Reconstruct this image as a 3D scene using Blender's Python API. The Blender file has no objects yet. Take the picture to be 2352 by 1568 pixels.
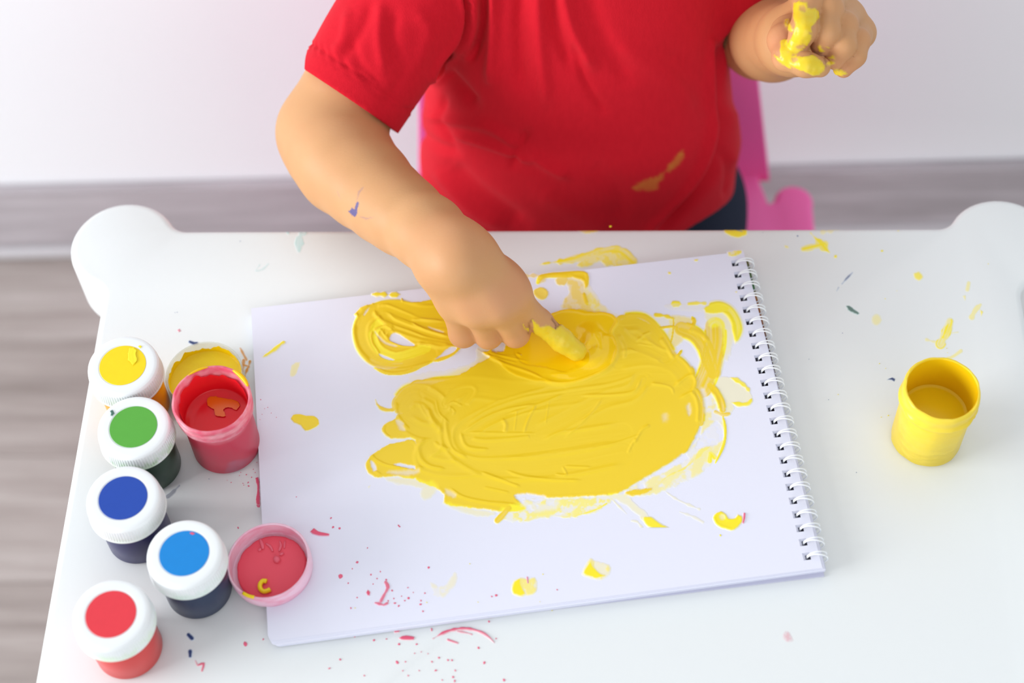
import bpy, math, random
import numpy as np
from mathutils import Matrix, Vector

random.seed(7)
rng = np.random.default_rng(11)
SC = bpy.context.scene
COL = SC.collection
T = 0.50                                    # height of the table top above the floor

# ------------------------------------------------------------------ camera, world, lights, exposure
FPX, IW, IH = 3947.0, 2352.0, 1568.0
CR = np.array([0.9995, 0.0161, -0.0278]); CF = np.array([-0.0321, 0.5436, -0.8387])
CF = CF / np.linalg.norm(CF); CR = CR - CF * (CR @ CF); CR = CR / np.linalg.norm(CR); CU = np.cross(CR, CF)
CP = np.array([0.0, 0.0, 0.847])            # relative to the table top

cam_data = bpy.data.cameras.new('camera'); cam = bpy.data.objects.new('camera', cam_data); COL.objects.link(cam)
cam_data.sensor_width = 36.0; cam_data.lens = FPX / IW * 36.0
cam_data.clip_start = 0.01
M = Matrix(((CR[0], CU[0], -CF[0], CP[0]), (CR[1], CU[1], -CF[1], CP[1]), (CR[2], CU[2], -CF[2], CP[2] + T), (0, 0, 0, 1)))
cam.matrix_world = M
cam_data.dof.use_dof = True; cam_data.dof.focus_distance = 0.965; cam_data.dof.aperture_fstop = 4.2
SC.camera = cam

world = bpy.data.worlds.new('world'); SC.world = world; world.use_nodes = True
bg = world.node_tree.nodes['Background']; bg.inputs[0].default_value = (0.91, 0.955, 1.0, 1); bg.inputs[1].default_value = 0.66

def area(name, loc, target, sx, sy, energy, color):
    d = bpy.data.lights.new(name, 'AREA'); d.shape = 'RECTANGLE'; d.size = sx; d.size_y = sy; d.energy = energy; d.color = color
    o = bpy.data.objects.new(name, d); COL.objects.link(o); o.location = loc
    o.rotation_euler = (Vector(target) - Vector(loc)).to_track_quat('-Z', 'Y').to_euler()
    return o
area('left_window_light', (-4.0, -0.50, T + 0.98), (0.0, 0.62, T), 2.3, 1.8, 190.0, (0.975, 0.99, 1.0))
area('front_fill_light', (1.1, -2.6, T + 1.5), (0.1, 0.7, T), 3.2, 2.2, 36.0, (0.96, 0.985, 1.0))  # added fill lamp behind the camera, lifts the right wall and the chair

SC.view_settings.view_transform = 'Standard'; SC.view_settings.look = 'None'
SC.view_settings.gamma = 1.0; SC.view_settings.use_curve_mapping = False; SC.view_settings.exposure = 0.08
try: SC.display_settings.display_device = 'sRGB'
except Exception: pass

# ------------------------------------------------------------------ helpers
def dep(x, y, D):                            # a point seen at photo pixel (x, y), D metres along the optical axis (z relative to table top)
    return CP + (CF + CR * (x - IW / 2) / FPX - CU * (y - IH / 2) / FPX) * D
def onz(x, y, z=0.0):
    d = CF + CR * (x - IW / 2) / FPX - CU * (y - IH / 2) / FPX
    return CP + d * ((z - CP[2]) / d[2])
def proj(P):
    d = np.asarray(P) - CP; zz = d @ CF
    return np.stack([IW / 2 + FPX * (d @ CR) / zz, IH / 2 - FPX * (d @ CU) / zz], -1)

def lin(c):
    c = np.array(c, float) / 255.0
    return tuple(np.where(c <= 0.04045, c / 12.92, ((c + 0.055) / 1.055) ** 2.4)) + (1.0,)

def wloc(o):
    v = Vector((0, 0, 0))
    while o: v += o.location; o = o.parent
    return v

def tag(o, label=None, cat=None, group=None, kind=None):
    if label: o['label'] = label
    if cat: o['category'] = cat
    if group: o['group'] = group
    if kind: o['kind'] = kind
    return o

def thing(name, loc, label, cat, group=None):
    o = bpy.data.objects.new(name, None); o.empty_display_size = 0.02; COL.objects.link(o)
    o.location = Vector((loc[0], loc[1], loc[2])); return tag(o, label, cat, group)

def obj(name, V, F, mat, parent=None, smooth=True, base=None, attrs=None):
    """one mesh object from world-space vertices (z relative to the floor)"""
    V = np.asarray(V, dtype=np.float64).reshape(-1, 3)
    me = bpy.data.meshes.new(name)
    if parent is not None: o0 = np.array(wloc(parent)); loc = np.zeros(3)
    elif base is not None: o0 = np.array(base, float); loc = o0
    else: o0 = np.array([V[:, 0].mean(), V[:, 1].mean(), V[:, 2].min()]); loc = o0
    Vl = V - o0
    if isinstance(F, np.ndarray):
        n = F.shape[1]; me.vertices.add(len(Vl)); me.vertices.foreach_set('co', Vl.astype(np.float32).ravel())
        me.loops.add(F.size); me.loops.foreach_set('vertex_index', F.astype(np.int32).ravel())
        me.polygons.add(len(F)); me.polygons.foreach_set('loop_start', np.arange(0, F.size, n, dtype=np.int32))
        try: me.polygons.foreach_set('loop_total', np.full(len(F), n, dtype=np.int32))
        except Exception: pass
        me.update(calc_edges=True); me.validate()
    else:
        me.from_pydata([tuple(v) for v in Vl], [], F); me.update()
    if attrs:
        for k, a in attrs.items():
            at = me.attributes.new(k, 'FLOAT', 'POINT'); at.data.foreach_set('value', np.asarray(a, dtype=np.float32))
    if smooth:
        me.polygons.foreach_set('use_smooth', np.ones(len(me.polygons), dtype=bool))
    if mat: me.materials.append(mat)
    o = bpy.data.objects.new(name, me); COL.objects.link(o); o.location = Vector(loc)
    if parent is not None: o.parent = parent
    return o

def auto_smooth(o, deg=35):
    me = o.data
    try: me.set_sharp_from_angle(angle=math.radians(deg))
    except Exception: pass
    return o

def lathe(profile, c, seg=72, z0=0.0, rmod=None, closed_ends=True):
    """profile: list of (r, z); returns V, F (world)"""
    V, F = [], []; n = len(profile)
    th = np.arange(seg) * 2 * math.pi / seg
    for (r, z) in profile:
        for t in th:
            rr = r + (rmod(t, r, z) if rmod else 0)
            V.append((c[0] + rr * math.cos(t), c[1] + rr * math.sin(t), z0 + z))
    for i in range(n - 1):
        for j in range(seg):
            F.append((i * seg + j, i * seg + (j + 1) % seg, (i + 1) * seg + (j + 1) % seg, (i + 1) * seg + j))
    if closed_ends:
        for i, rev in ((0, True), (n - 1, False)):
            if profile[i][0] > 1e-5 and not (closed_ends == 'end' and i == 0):
                V.append((c[0], c[1], z0 + profile[i][1])); k = len(V) - 1
                for j in range(seg):
                    a, b = i * seg + j, i * seg + (j + 1) % seg
                    F.append((k, b, a) if rev else (k, a, b))
    return V, F

def tube(pts, rad, sides=8, cap=True):
    pts = np.asarray(pts, float); n = len(pts); rad = np.broadcast_to(rad, n)
    V, F = [], []
    tang = np.gradient(pts, axis=0); tang /= np.linalg.norm(tang, axis=1)[:, None] + 1e-12
    up = np.array([0, 0, 1.0]) if abs(tang[0][2]) < 0.9 else np.array([1.0, 0, 0])
    a = np.cross(tang[0], up); a /= np.linalg.norm(a)
    for i in range(n):
        a = a - tang[i] * (a @ tang[i]); a /= np.linalg.norm(a) + 1e-12; b = np.cross(tang[i], a)
        for j in range(sides):
            t = 2 * math.pi * j / sides
            V.append(pts[i] + rad[i] * (math.cos(t) * a + math.sin(t) * b))
    for i in range(n - 1):
        for j in range(sides):
            F.append((i * sides + j, i * sides + (j + 1) % sides, (i + 1) * sides + (j + 1) % sides, (i + 1) * sides + j))
    if cap: F.append(tuple(range(sides - 1, -1, -1))); F.append(tuple((n - 1) * sides + j for j in range(sides)))
    return V, F

def box(x0, x1, y0, y1, z0, z1):
    V = [(x0, y0, z0), (x1, y0, z0), (x1, y1, z0), (x0, y1, z0), (x0, y0, z1), (x1, y0, z1), (x1, y1, z1), (x0, y1, z1)]
    F = [(3, 2, 1, 0), (4, 5, 6, 7), (0, 1, 5, 4), (1, 2, 6, 5), (2, 3, 7, 6), (3, 0, 4, 7)]
    return V, F

def bevel(o, w, seg=3):
    m = o.modifiers.new('bevel', 'BEVEL'); m.width = w; m.segments = seg; m.limit_method = 'ANGLE'; m.angle_limit = math.radians(40)
    return o

def join(parts):
    V, F = [], []
    for v, f in parts:
        k = len(V); V += [tuple(x) for x in v]; F += [tuple(i + k for i in q) for q in f]
    return V, F

# ---- noise / curves (numpy)
def _h(i, j, s):
    n = (i * 374761393 + j * 668265263 + s * 1442695041) & 0xffffffff
    n = ((n ^ (n >> 13)) * 1274126177) & 0xffffffff
    return ((n ^ (n >> 16)) & 0xffff) / 65535.0
def vnoise(x, y, s=0):
    x = np.asarray(x, float); y = np.asarray(y, float)
    i = np.floor(x).astype(np.int64); j = np.floor(y).astype(np.int64); u = x - i; v = y - j
    u = u * u * (3 - 2 * u); v = v * v * (3 - 2 * v)
    return (_h(i, j, s) * (1 - u) + _h(i + 1, j, s) * u) * (1 - v) + (_h(i, j + 1, s) * (1 - u) + _h(i + 1, j + 1, s) * u) * v
def fbm(x, y, s=0): return 0.5 * vnoise(x, y, s) + 0.3 * vnoise(2.1 * x, 2.1 * y, s + 1) + 0.2 * vnoise(4.3 * x, 4.3 * y, s + 2)
def sstep(a, b, x):
    t = np.clip((x - a) / (b - a), 0, 1); return t * t * (3 - 2 * t)
def cr(pts, closed=False, step=5.0):
    P = np.asarray(pts, float); n = len(P); out = []
    rngi = range(n) if closed else range(n - 1)
    for i in rngi:
        p1, p2 = P[i], P[(i + 1) % n]
        p0 = P[i - 1] if (closed or i > 0) else 2 * p1 - p2
        p3 = P[(i + 2) % n] if (closed or i + 2 < n) else 2 * p2 - p1
        m = max(1, int(np.linalg.norm(p2 - p1) / step))
        for k in range(m):
            t = k / m
            out.append(0.5 * (2 * p1 + (p2 - p0) * t + (2 * p0 - 5 * p1 + 4 * p2 - p3) * t * t + (3 * p1 - p0 - 3 * p2 + p3) * t ** 3))
    if not closed: out.append(P[-1])
    return np.array(out)
def seg_dist(X, Y, C):
    """nearest distance to polyline C, signed lateral side, arclength fraction"""
    best = np.full(X.shape, 1e18); side = np.zeros(X.shape); tt = np.zeros(X.shape)
    L = np.r_[0, np.cumsum(np.linalg.norm(np.diff(C, axis=0), axis=1))]; tot = L[-1] + 1e-9
    for k in range(len(C) - 1):
        a, b = C[k], C[k + 1]; d = b - a; l2 = d @ d + 1e-12
        px, py = X - a[0], Y - a[1]
        t = np.clip((px * d[0] + py * d[1]) / l2, 0, 1)
        q = (px - t * d[0]) ** 2 + (py - t * d[1]) ** 2
        m = q < best
        best = np.where(m, q, best); side = np.where(m, np.sign(d[0] * py - d[1] * px), side)
        tt = np.where(m, (L[k] + t * math.sqrt(l2)) / tot, tt)
    return np.sqrt(best), side, tt, tot
def poly_sd(X, Y, C):
    best = np.full(X.shape, 1e18); ins = np.zeros(X.shape, bool); n = len(C)
    for k in range(n):
        a, b = C[k], C[(k + 1) % n]; d = b - a; l2 = d @ d + 1e-12
        px, py = X - a[0], Y - a[1]
        t = np.clip((px * d[0] + py * d[1]) / l2, 0, 1)
        best = np.minimum(best, (px - t * d[0]) ** 2 + (py - t * d[1]) ** 2)
        if a[1] != b[1]:
            ins ^= ((a[1] > Y) != (b[1] > Y)) & (X < d[0] * (Y - a[1]) / d[1] + a[0])
    s = np.sqrt(best); return np.where(ins, -s, s)

# ------------------------------------------------------------------ materials
def mat(name, color=(0.8, 0.8, 0.8, 1), rough=0.5, spec=0.5, **kw):
    m = bpy.data.materials.new(name); m.use_nodes = True
    b = m.node_tree.nodes['Principled BSDF']
    b.inputs['Base Color'].default_value = color; b.inputs['Roughness'].default_value = rough
    b.inputs['Specular IOR Level'].default_value = spec
    for k, v in kw.items(): b.inputs[k.replace('_', ' ')].default_value = v
    return m
def N(m, t, **kw):
    n = m.node_tree.nodes.new(t)
    for k, v in kw.items(): setattr(n, k, v)
    return n
def L(m, a, b): m.node_tree.links.new(a, b)
def bsdf(m): return m.node_tree.nodes['Principled BSDF']
def noise(m, scale, detail=4, rough=0.5, stretch=None, coord='Object'):
    tc = N(m, 'ShaderNodeTexCoord'); n = N(m, 'ShaderNodeTexNoise')
    n.inputs['Scale'].default_value = scale; n.inputs['Detail'].default_value = detail; n.inputs['Roughness'].default_value = rough
    if stretch:
        mp = N(m, 'ShaderNodeMapping'); mp.inputs['Scale'].default_value = stretch
        L(m, tc.outputs[coord], mp.inputs['Vector']); L(m, mp.outputs[0], n.inputs['Vector'])
    else: L(m, tc.outputs[coord], n.inputs['Vector'])
    return n.outputs['Fac']
def ramp(m, fac, stops):
    r = N(m, 'ShaderNodeValToRGB'); e = r.color_ramp.elements
    while len(e) < len(stops): e.new(0.5)
    for el, (p, c) in zip(e, stops): el.position = p; el.color = c
    L(m, fac, r.inputs[0]); return r.outputs[0]
def bump(m, h, strength, dist=0.001):
    b = N(m, 'ShaderNodeBump'); b.inputs['Strength'].default_value = strength; b.inputs['Distance'].default_value = dist
    L(m, h, b.inputs['Height']); L(m, b.outputs[0], bsdf(m).inputs['Normal'])
def mixc(m, fac, a, b):
    x = N(m, 'ShaderNodeMix', data_type='RGBA')
    if isinstance(fac, float): x.inputs[0].default_value = fac
    else: L(m, fac, x.inputs[0])
    for s, v in ((6, a), (7, b)):
        if isinstance(v, tuple): x.inputs[s].default_value = v
        else: L(m, v, x.inputs[s])
    return x.outputs[2]
def attr(m, name):
    a = N(m, 'ShaderNodeAttribute', attribute_name=name); return a.outputs['Fac']
def scaled(c, k): return tuple(min(1, v * k) for v in c[:3]) + (1.0,)

MWALL = mat('wall_paint', (0.90, 0.918, 0.94, 1), 0.8, 0.2)
bump(MWALL, noise(MWALL, 220, 3), 0.08, 0.0006)

def wood(name, c0, c1, c2):
    m = mat(name, c1, 0.55, 0.3)
    f = noise(m, 5.0, 6, 0.6, (0.7, 11.0, 11.0), 'Object')
    g = noise(m, 26.0, 4, 0.6, (0.5, 16.0, 16.0), 'Object')
    mx = N(m, 'ShaderNodeMath', operation='MULTIPLY_ADD'); L(m, g, mx.inputs[0]); mx.inputs[1].default_value = 0.35
    mu = N(m, 'ShaderNodeMath', operation='MULTIPLY'); L(m, f, mu.inputs[0]); mu.inputs[1].default_value = 0.7; L(m, mu.outputs[0], mx.inputs[2])
    oi = N(m, 'ShaderNodeObjectInfo')
    ad = N(m, 'ShaderNodeMath', operation='MULTIPLY_ADD'); L(m, oi.outputs['Random'], ad.inputs[0]); ad.inputs[1].default_value = 0.12; L(m, mx.outputs[0], ad.inputs[2])
    L(m, ramp(m, ad.outputs[0], [(0.32, c0), (0.55, c1), (0.78, c2)]), bsdf(m).inputs['Base Color'])
    return m
MFLOOR = wood('grey_laminate', lin((132, 122, 117)), lin((163, 153, 148)), lin((186, 178, 174)))
MBASE = wood('grey_skirting', lin((148, 141, 143)), lin((176, 170, 174)), lin((200, 195, 199)))
MLIP = mat('skirting_lip', lin((196, 194, 197)), 0.5, 0.3)

MTABLE = mat('white_plastic', lin((227, 230, 230)), 0.38, 0.35)
bump(MTABLE, noise(MTABLE, 900, 2), 0.05, 0.0003)
MPINKCHAIR = mat('pink_plastic', lin((255, 112, 184)), 0.4, 0.4, Subsurface_Weight=0.0)

MPAPER = mat('paper', lin((229, 230, 244)), 0.75, 0.15)
bump(MPAPER, noise(MPAPER, 1400, 3), 0.12, 0.0002)
MPAPEREDGE = mat('paper_edges', lin((218, 219, 234)), 0.8, 0.1)
_f = noise(MPAPEREDGE, 400, 2, 0.5, (0.02, 0.02, 8.0))
L(MPAPEREDGE, ramp(MPAPEREDGE, _f, [(0.35, lin((196, 198, 216))), (0.65, lin((232, 233, 246)))]), bsdf(MPAPEREDGE).inputs['Base Color'])
MWIRE = mat('white_wire', lin((238, 241, 244)), 0.3, 0.5)
MCOVER = mat('printed_cover', lin((60, 40, 40)), 0.4, 0.4)
_tc = N(MCOVER, 'ShaderNodeAttribute', attribute_name='along')
L(MCOVER, ramp(MCOVER, _tc.outputs['Fac'], [(0.0, lin((196, 196, 214))), (0.42, lin((170, 160, 178))), (0.55, lin((92, 62, 70))), (0.70, lin((62, 34, 34))), (0.80, lin((150, 84, 34))), (0.875, lin((148, 92, 36))), (0.90, lin((34, 108, 56))), (0.955, lin((70, 96, 44))), (1.0, lin((96, 92, 40)))]), bsdf(MCOVER).inputs['Base Color'])

PAPER_C, TABLE_C = lin((229, 230, 244)), lin((227, 230, 230))
def film_mat(name, thin, thick, fresh=None, rough=0.32, under=TABLE_C, urough=0.38):
    """a coat of paint: the surface below shows through where it was spread thin, colour deepens with thickness"""
    m = mat(name, thick, rough, 0.45)
    c = mixc(m, attr(m, 'tone'), thin, thick)
    if fresh: c = mixc(m, attr(m, 'fresh'), c, fresh)
    c = mixc(m, attr(m, 'cov'), under, c)
    L(m, c, bsdf(m).inputs['Base Color'])
    r = N(m, 'ShaderNodeMapRange'); L(m, attr(m, 'cov'), r.inputs[0]); r.inputs[3].default_value = urough; r.inputs[4].default_value = rough
    fr = N(m, 'ShaderNodeMath', operation='MULTIPLY_ADD'); L(m, attr(m, 'fresh'), fr.inputs[0]); fr.inputs[1].default_value = -0.14; L(m, r.outputs[0], fr.inputs[2])
    L(m, fr.outputs[0], bsdf(m).inputs['Roughness'])
    return m
PAINTS = {'yellow': ((252, 240, 50), (241, 207, 36), (252, 208, 10), 0.3), 'lemon': ((248, 234, 70), (249, 229, 28), None, 0.35), 'pink': ((236, 120, 150), (226, 84, 116), None, 0.45),
          'blue': ((130, 165, 215), (34, 54, 108), None, 0.4), 'green': ((150, 212, 205), (66, 104, 92), None, 0.4), 'orange': ((240, 180, 70), (214, 140, 30), None, 0.4), 'teal': ((196, 230, 228), (150, 208, 206), None, 0.4), 'dark': ((60, 66, 80), (22, 26, 44), None, 0.4)}
_films = {}
def film(kind, under=TABLE_C):
    k = (kind, under)
    if k not in _films:
        a, b, c, r = PAINTS[kind]; _films[k] = film_mat(kind + '_paint', lin(a), lin(b), lin(c) if c else None, r, under, 0.75 if under == PAPER_C else 0.38)
    return _films[k]

MSKIN = mat('skin', lin((228, 172, 126)), 0.5, 0.3)
_b = bsdf(MSKIN); _b.inputs['Subsurface Weight'].default_value = 0.16; _b.inputs['Subsurface Radius'].default_value = (1.0, 0.42, 0.2); _b.inputs['Subsurface Scale'].default_value = 0.006
_c = mixc(MSKIN, noise(MSKIN, 22, 3), lin((203, 157, 109)), lin((191, 137, 93)))
_c = mixc(MSKIN, attr(MSKIN, 'flush'), _c, lin((214, 136, 106)))
_c = mixc(MSKIN, attr(MSKIN, 'crease'), _c, lin((112, 66, 52)))
_c = mixc(MSKIN, attr(MSKIN, 'ink'), _c, lin((92, 84, 132)))
_pc = mixc(MSKIN, noise(MSKIN, 260, 3), lin((228, 190, 22)), lin((226, 206, 66)))
_c = mixc(MSKIN, attr(MSKIN, 'paint'), _c, _pc)
L(MSKIN, _c, _b.inputs['Base Color'])
_r = N(MSKIN, 'ShaderNodeMapRange'); L(MSKIN, attr(MSKIN, 'paint'), _r.inputs[0]); _r.inputs[3].default_value = 0.52; _r.inputs[4].default_value = 0.26
L(MSKIN, _r.outputs[0], _b.inputs['Roughness'])
bump(MSKIN, noise(MSKIN, 700, 3), 0.16, 0.0004)

MSHIRT = mat('red_cotton', lin((222, 26, 46)), 0.85, 0.12)
_b = bsdf(MSHIRT); _b.inputs['Sheen Weight'].default_value = 0.12; _b.inputs['Sheen Roughness'].default_value = 0.5; _b.inputs['Sheen Tint'].default_value = (1, 0.35, 0.35, 1)
_c = mixc(MSHIRT, noise(MSHIRT, 420, 3, 0.6, (1, 1, 0.25)), lin((190, 18, 36)), lin((206, 24, 42)))
_c = mixc(MSHIRT, attr(MSHIRT, 'stain'), _c, lin((198, 112, 48)))
L(MSHIRT, _c, _b.inputs['Base Color'])
bump(MSHIRT, noise(MSHIRT, 1500, 2, 0.5, (1, 1, 0.35)), 0.35, 0.0005)
MTROUSER = mat('navy_cloth', lin((44, 50, 66)), 0.9, 0.1)
bump(MTROUSER, noise(MTROUSER, 1200, 2), 0.3, 0.0005)
MHAIR = mat('brown_hair', lin((86, 60, 42)), 0.6, 0.3)
bump(MHAIR, noise(MHAIR, 60, 4, 0.6, (6, 6, 0.6)), 0.6, 0.003)
MEYE = mat('eye_white', lin((240, 238, 234)), 0.2, 0.5)
MIRIS = mat('dark_iris', lin((60, 40, 28)), 0.2, 0.5)

# ------------------------------------------------------------------ the setting
WA, WB = np.array([-0.56, 0.985]), np.array([0.45, 1.012])          # the back wall's line on the floor
wd = (WB - WA) / np.linalg.norm(WB - WA); wn = np.array([-wd[1], wd[0]])
def wp(s, off, z): q = WA + wd * s - wn * off; return (q[0], q[1], z)  # s along the wall, off in front of it
def wall_box(s0, s1, o0, o1, z0, z1):
    V = [wp(s0, o1, z0), wp(s1, o1, z0), wp(s1, o0, z0), wp(s0, o0, z0), wp(s0, o1, z1), wp(s1, o1, z1), wp(s1, o0, z1), wp(s0, o0, z1)]
    return V, [(3, 2, 1, 0), (4, 5, 6, 7), (0, 1, 5, 4), (1, 2, 6, 5), (2, 3, 7, 6), (3, 0, 4, 7)]
w = obj('wall_back', *wall_box(-2.2, 3.2, -0.1, 0.0, -0.02, 2.4), MWALL, smooth=False); tag(w, kind='structure')
bb = obj('baseboard_back', *wall_box(-2.2, 3.2, 0.0005, 0.012, 0.014, 0.098), MBASE, smooth=False); tag(bb, kind='structure')
bevel(bb, 0.003, 2)
lip = obj('lip', *wall_box(-2.2, 3.2, 0.0005, 0.018, 0.0005, 0.0135), MLIP, parent=bb, smooth=False); bevel(lip, 0.004, 2); lip['label'] = 'pale lower lip of the grey skirting'

fl = obj('floor', *box(-2.6, 2.6, -0.9, 1.06, -0.03, -0.012), MBASE, smooth=False); tag(fl, kind='structure')
PW, PL = 0.125, 0.82
k = 0
for r_ in range(16):
    y1 = 1.0 - r_ * PW; y0 = y1 - PW + 0.0006
    off = (0.02, 0.62, 0.10, 0.72, 0.56, 0.78)[r_ % 6]
    x = -2.6 - off
    while x < 2.6:
        xa, xb = max(x, -2.6), min(x + PL - 0.0012, 2.6)
        if xb - xa > 0.02:
            V, F = box(xa, xb, y0, y1, -0.0118, 0.0 - 0.0001 * (k % 3)); o = obj('plank', V, F, MFLOOR, parent=fl, smooth=False); k += 1
        x += PL

# ------------------------------------------------------------------ the table
def table_outline():
    xl, xr, yb, yf = -0.2800, 0.2695, 0.6318, 0.20
    R_ = 0.0325; rf = 0.0125; pts = []
    def corner(cx, cy, ex, ey, sx, sy):
        """ear circle at (cx, cy) on the corner of edges x=ex and y=ey; sx, sy point outwards; returns points from the y-edge to the x-edge"""
        fy = ey + sy * rf; dxx = math.sqrt((R_ + rf) ** 2 - (fy - cy) ** 2); f1 = np.array([cx - sx * dxx, fy])
        fx = ex + sx * rf; dyy = math.sqrt((R_ + rf) ** 2 - (fx - cx) ** 2); f2 = np.array([fx, cy - sy * dyy])
        c = np.array([cx, cy]); out = []
        def arc(o, a0, a1, r, n, ccw):
            d = (a1 - a0) % (2 * math.pi)
            if not ccw: d = d - 2 * math.pi
            return [o + r * np.array([math.cos(a0 + d * i / n), math.sin(a0 + d * i / n)]) for i in range(n + 1)]
        an = lambda v: math.atan2(v[1], v[0])
        ccw = (sx * sy > 0)
        out += arc(f1, an(np.array([0, -sy])), an(c - f1), rf, 8, not ccw if False else (ccw == False) if False else (True if sx * sy < 0 else False) if False else (sx * sy > 0))
        out += arc(c, an(f1 - c), an(f2 - c), R_, 30, not (sx * sy > 0))
        out += arc(f2, an(c - f2), an(np.array([-sx, 0])), rf, 8, sx * sy > 0)
        return out
    A = corner(xl + 0.0068, yb - 0.0108, xl, yb, -1, 1)              # back left
    B = corner(xl + 0.0068, yf + 0.0108, xl, yf, -1, -1)             # front left
    Cc = corner(xr - 0.0055, yf + 0.0108, xr, yf, 1, -1)             # front right
    D = corner(xr - 0.0055, yb - 0.0108, xr, yb, 1, 1)               # back right
    return A + B[::-1] + Cc + D[::-1]
OUT = np.array(table_outline())
def slab(outl, z0, z1, rad, nr=5):
    """extruded outline with rounded upper and lower edges; ring offsets follow the outline's normals"""
    n = len(outl); keep = [i for i in range(n) if np.linalg.norm(outl[i] - outl[i - 1]) > 1e-6]; P = outl[keep]; n = len(P)
    area2 = np.sum(P[:, 0] * np.roll(P[:, 1], -1) - np.roll(P[:, 0], -1) * P[:, 1])
    if area2 < 0: P = P[::-1]
    t = np.roll(P, -1, 0) - np.roll(P, 1, 0); t /= np.linalg.norm(t, axis=1)[:, None]
    nr_ = np.stack([t[:, 1], -t[:, 0]], 1)
    V, F = [], []; rings = []
    for i in range(nr + 1):
        a = math.pi / 2 * i / nr; rings.append((rad * (1 - math.sin(a)), z0 + rad * (1 - math.cos(a))))
    for i in range(nr + 1):
        a = math.pi / 2 * i / nr; rings.append((rad * (1 - math.cos(a)), z1 - rad * (1 - math.sin(a))))
    for (ins, z) in rings:
        for p, q in zip(P, nr_): V.append((p[0] - q[0] * ins, p[1] - q[1] * ins, z))
    for r in range(len(rings) - 1):
        for j in range(n): F.append((r * n + j, r * n + (j + 1) % n, (r + 1) * n + (j + 1) % n, (r + 1) * n + j))
    F.append(tuple(range(n - 1, -1, -1))); F.append(tuple((len(rings) - 1) * n + j for j in range(n)))
    return V, F
table = thing('play_table', (0.0, 0.416, 0.0), 'white plastic play table with rounded ears at its corners, smudged with paint', 'table')
tt = obj('table_top', *slab(OUT, T - 0.045, T, 0.0045, 4), MTABLE, parent=table); auto_smooth(tt, 40)
for sx, sy in ((-0.262, 0.60), (0.252, 0.60), (-0.262, 0.232), (0.252, 0.232)):
    lg = obj('leg', *lathe([(0.020, 0.0), (0.022, 0.004), (0.0235, 0.10), (0.0255, 0.35), (0.0265, T - 0.0451)], (sx, sy), 32), MTABLE, parent=table)
    auto_smooth(lg, 40)
ap = []
for b in ((-0.235, 0.225, 0.588, 0.600), (-0.235, 0.225, 0.232, 0.244)): ap.append(box(b[0], b[1], b[2], b[3], T - 0.085, T - 0.0452))
for b in ((-0.268, -0.256, 0.258, 0.575), (0.246, 0.258, 0.258, 0.575)): ap.append(box(b[0], b[1], b[2], b[3], T - 0.085, T - 0.0452))
for v, f in ap: bevel(obj('apron_rail', v, f, MTABLE, parent=table, smooth=False), 0.003, 2)

# ------------------------------------------------------------------ the chair
CH = 0.255
BY = 0.868
chair = thing('child_chair', (0.018, 0.80, 0.0), 'bright pink plastic child chair behind the table, under the child in red', 'chair')
ecx, ecy = onz(1824, 458, CH - T)[:2]
er = 0.0155
def seat_outline():
    x0, x1, yb_, yf_ = 0.036 - (ecx - 0.018), ecx, ecy - 0.004, 0.585
    pts = []
    for i in range(13): a = math.radians(-20 + 200 * i / 12); pts.append((x1 + er * math.cos(a) - 0.0, ecy + er * math.sin(a)))
    pts += [(x1 - er - 0.004, ecy - 0.004), (x1 - er - 0.010, ecy + 0.020), (x1 - er - 0.012, BY + 0.028), (x0 + er + 0.012, BY + 0.028), (x0 + er + 0.010, ecy + 0.020), (x0 + er + 0.004, ecy - 0.004)]
    for i in range(13): a = math.radians(0 + 200 * i / 12); pts.append((x0 + er * math.cos(a), ecy + er * math.sin(a)))
    pts += [(x0 - er + 0.001, ecy - 0.03), (x0 - er + 0.002, 0.672)]
    for i in range(7): a = math.radians(180 + 90 * i / 6); pts.append((x0 - er + 0.022 + 0.02 * math.cos(a), 0.672 + 0.02 * math.sin(a)))
    for i in range(7): a = math.radians(270 + 90 * i / 6); pts.append((x1 + er - 0.022 + 0.02 * math.cos(a), 0.672 + 0.02 * math.sin(a)))
    pts += [(x1 + er - 0.001, ecy - 0.03)]
    return np.array(pts)
st = obj('seat', *slab(seat_outline(), CH - 0.05, CH, 0.005, 3), MPINKCHAIR, parent=chair); auto_smooth(st, 40)
BY = 0.868
def ony(x, y, Y):
    d = CF + CR * (x - IW / 2) / FPX - CU * (y - IH / 2) / FPX
    return CP + d * ((Y - CP[1]) / d[1])
def back_panel():
    r0, r1 = ony(1743, 200, BY), ony(1771, 445, BY); l0, l1 = ony(961, 215, BY), ony(961, 430, BY)
    zs = np.r_[np.linspace(CH - 0.01, CH + 0.25, 14), CH + 0.25 + 0.035 * np.sin(np.linspace(0, math.pi / 2, 7)[1:])]; V, F = [], []
    ext = lambda a, b, z: a[0] + (b[0] - a[0]) * (z - T - a[2]) / (b[2] - a[2])
    for z in zs:
        xl, xr = ext(l0, l1, z), ext(r0, r1, z); ins = 0.035 * (1 - math.sqrt(max(0, 1 - (max(0, z - CH - 0.25) / 0.0352) ** 2)))
        for x, y in ((xl + ins, BY), (xr - ins, BY), (xr - ins, BY + 0.022), (xl + ins, BY + 0.022)): V.append((x, y, z))
    n = len(zs)
    for i in range(n - 1):
        for j in range(4): F.append((4 * i + j, 4 * i + (j + 1) % 4, 4 * i + 4 + (j + 1) % 4, 4 * i + 4 + j))
    F.append((3, 2, 1, 0)); F.append(tuple(4 * (n - 1) + j for j in range(4)))
    return V, F
bp = obj('backrest', *back_panel(), MPINKCHAIR, parent=chair, smooth=False); bevel(bp, 0.005, 3)
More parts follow.
